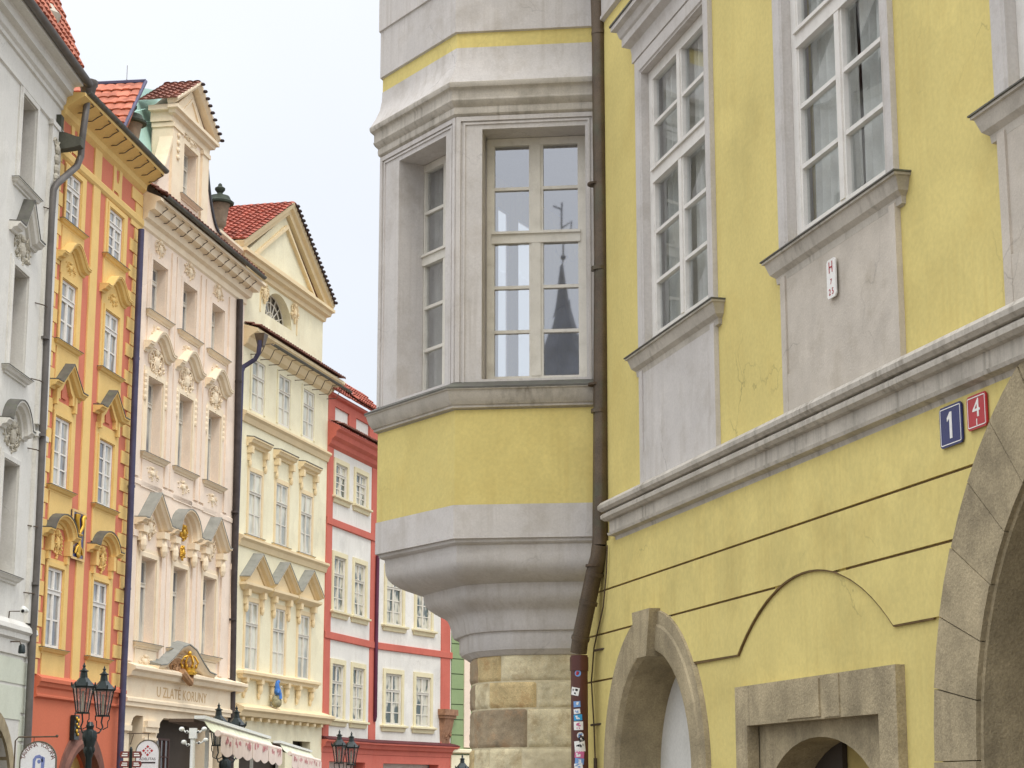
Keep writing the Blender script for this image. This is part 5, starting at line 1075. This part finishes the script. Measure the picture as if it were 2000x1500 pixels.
# awnings in front of the shops
def awning(fr_,x0,x1,out0,out1,z0,z1,val,label,soff=0.):
    c=(x0+x1)/2; fr=Fr(fr_.at(c),fr_.az); T=thing('awning',label,'awning',fr,group='canvas shop awnings'); a,b=x0-c,x1-c
    m=MB(); n=24; vs=[]
    for j in range(7):
        t=j/6
        for i in range(n+1):
            u=i/n; sag=-.05*math.sin(math.pi*t)*(1+.15*math.sin(u*18)); vs.append((a+(b-a)*u,-(out0+(out1-out0)*t),z0+(z1-z0)*t+sag))
    k=len(vs); m.add(vs+[(x,y,z-.012) for x,y,z in vs],[(j*(n+1)+i,j*(n+1)+i+1,(j+1)*(n+1)+i+1,(j+1)*(n+1)+i) for j in range(6) for i in range(n)]+[(k+j*(n+1)+i,k+j*(n+1)+i+1,k+(j+1)*(n+1)+i+1,k+(j+1)*(n+1)+i) for j in range(6) for i in range(n)])
    m.build('canvas',CANG,T,smooth=40)
    m=MB(); m.box(a-.05,b+.05,-out0-.03,-out0+.14,z0+.025,z0+.075); m.build('cassette',WPT,T)
    m=MB(); m.tube([(a-.04,-out1,z1),(b+.04,-out1,z1)],.05,10); m.build('front_bar',CANV,T,smooth=40)
    m=MB(); ns=max(4,int((b-a)/1.5)); 
    for i in range(ns):
        xa=a+(b-a)*i/ns+.015; xb=a+(b-a)*(i+1)/ns-.015; pts=[(xa,z1-.03),(xa,z1-val*.82)]+[(xa+(xb-xa)*t/6,z1-val*.82-val*.18*math.sin(math.pi*t/6)) for t in range(1,6)]+[(xb,z1-val*.82),(xb,z1-.03)]
        m.prism(pts,-out1-.055-.01*(i%2),-out1-.045-.01*(i%2))
    v=m.build('valance',CANV,T)
    m=MB(); ra=random.Random(int(x0*10))
    for i in range(ns):
        xc=a+(b-a)*(i+.5)/ns; wv=(b-a)/ns*.32
        for k in range(9):
            x_=xc+ra.uniform(-wv,wv*.8); z_=z1-val*ra.uniform(.22,.5); m.box(x_,x_+ra.uniform(.05,.16),-out1-.0675,-out1-.066,z_,z_+ra.uniform(.03,.08))
    m.build('faded_lettering',mat('faded_pink_print',srgb(206,140,140)),v)
    m=MB(); m.box(a,b,-out0+.15,-out0+.15+soff,z0-.02,z0+.03); m.build('canopy_underside',mat('shaded_brown_canvas',srgb(96,80,66),var=.15),T)  # slab coloured dark to paint the shade below the canopy
    for s in (a+3.2,b-.25):
        m=MB(); m.box(s-.04,s+.04,-out0+.3,-out0+.36,.0,z0-.03); m.build('canopy_post',WPT,T)
    return T
FA=Fr((-.1486*30,30.),-1.8)
T=awning(FA,0,11.0,-.2,.02,2.68,2.49,.34,'long cream canvas awning with a scalloped pink-printed valance below the peach house',soff=.38)
T=awning(FA,13.6,23.5,-.2,.02,2.66,2.46,.34,'second cream canvas awning, farther along below the white and red house',soff=.38)

# tower across the square, behind the camera: it is what the oriel glass reflects
fr=Fr((-22.6,-84.),90.); T=thing('tower','dark tower with a steep slate spire, seen only as a reflection in the oriel window','tower',fr)
m=MB(); m.lathe((0,0,0),[(2.0,0),(1.9,27.5),(2.1,27.6),(2.1,28)],8); m.build('shaft',TOWR,T)
m=MB(); m.lathe((0,0,0),[(2.5,28),(1.9,29.3),(1.2,31.2),(.75,32.6),(.5,33.6),(.22,35.6),(.05,37.)],8); m.blob((0,0,37.2),.2,.2,.2); m.tube([(0,0,37),(0,0,41)],.06,6); m.tube([(0,0,39.2),(.7,0,39.6),(.6,0,38.6)],.06,5); m.tube([(0,0,40.5),(-.6,0,40.8)],.06,5); m.build('spire',mat('tower_slate',srgb(118,120,126),var=.2,scale=1),T)
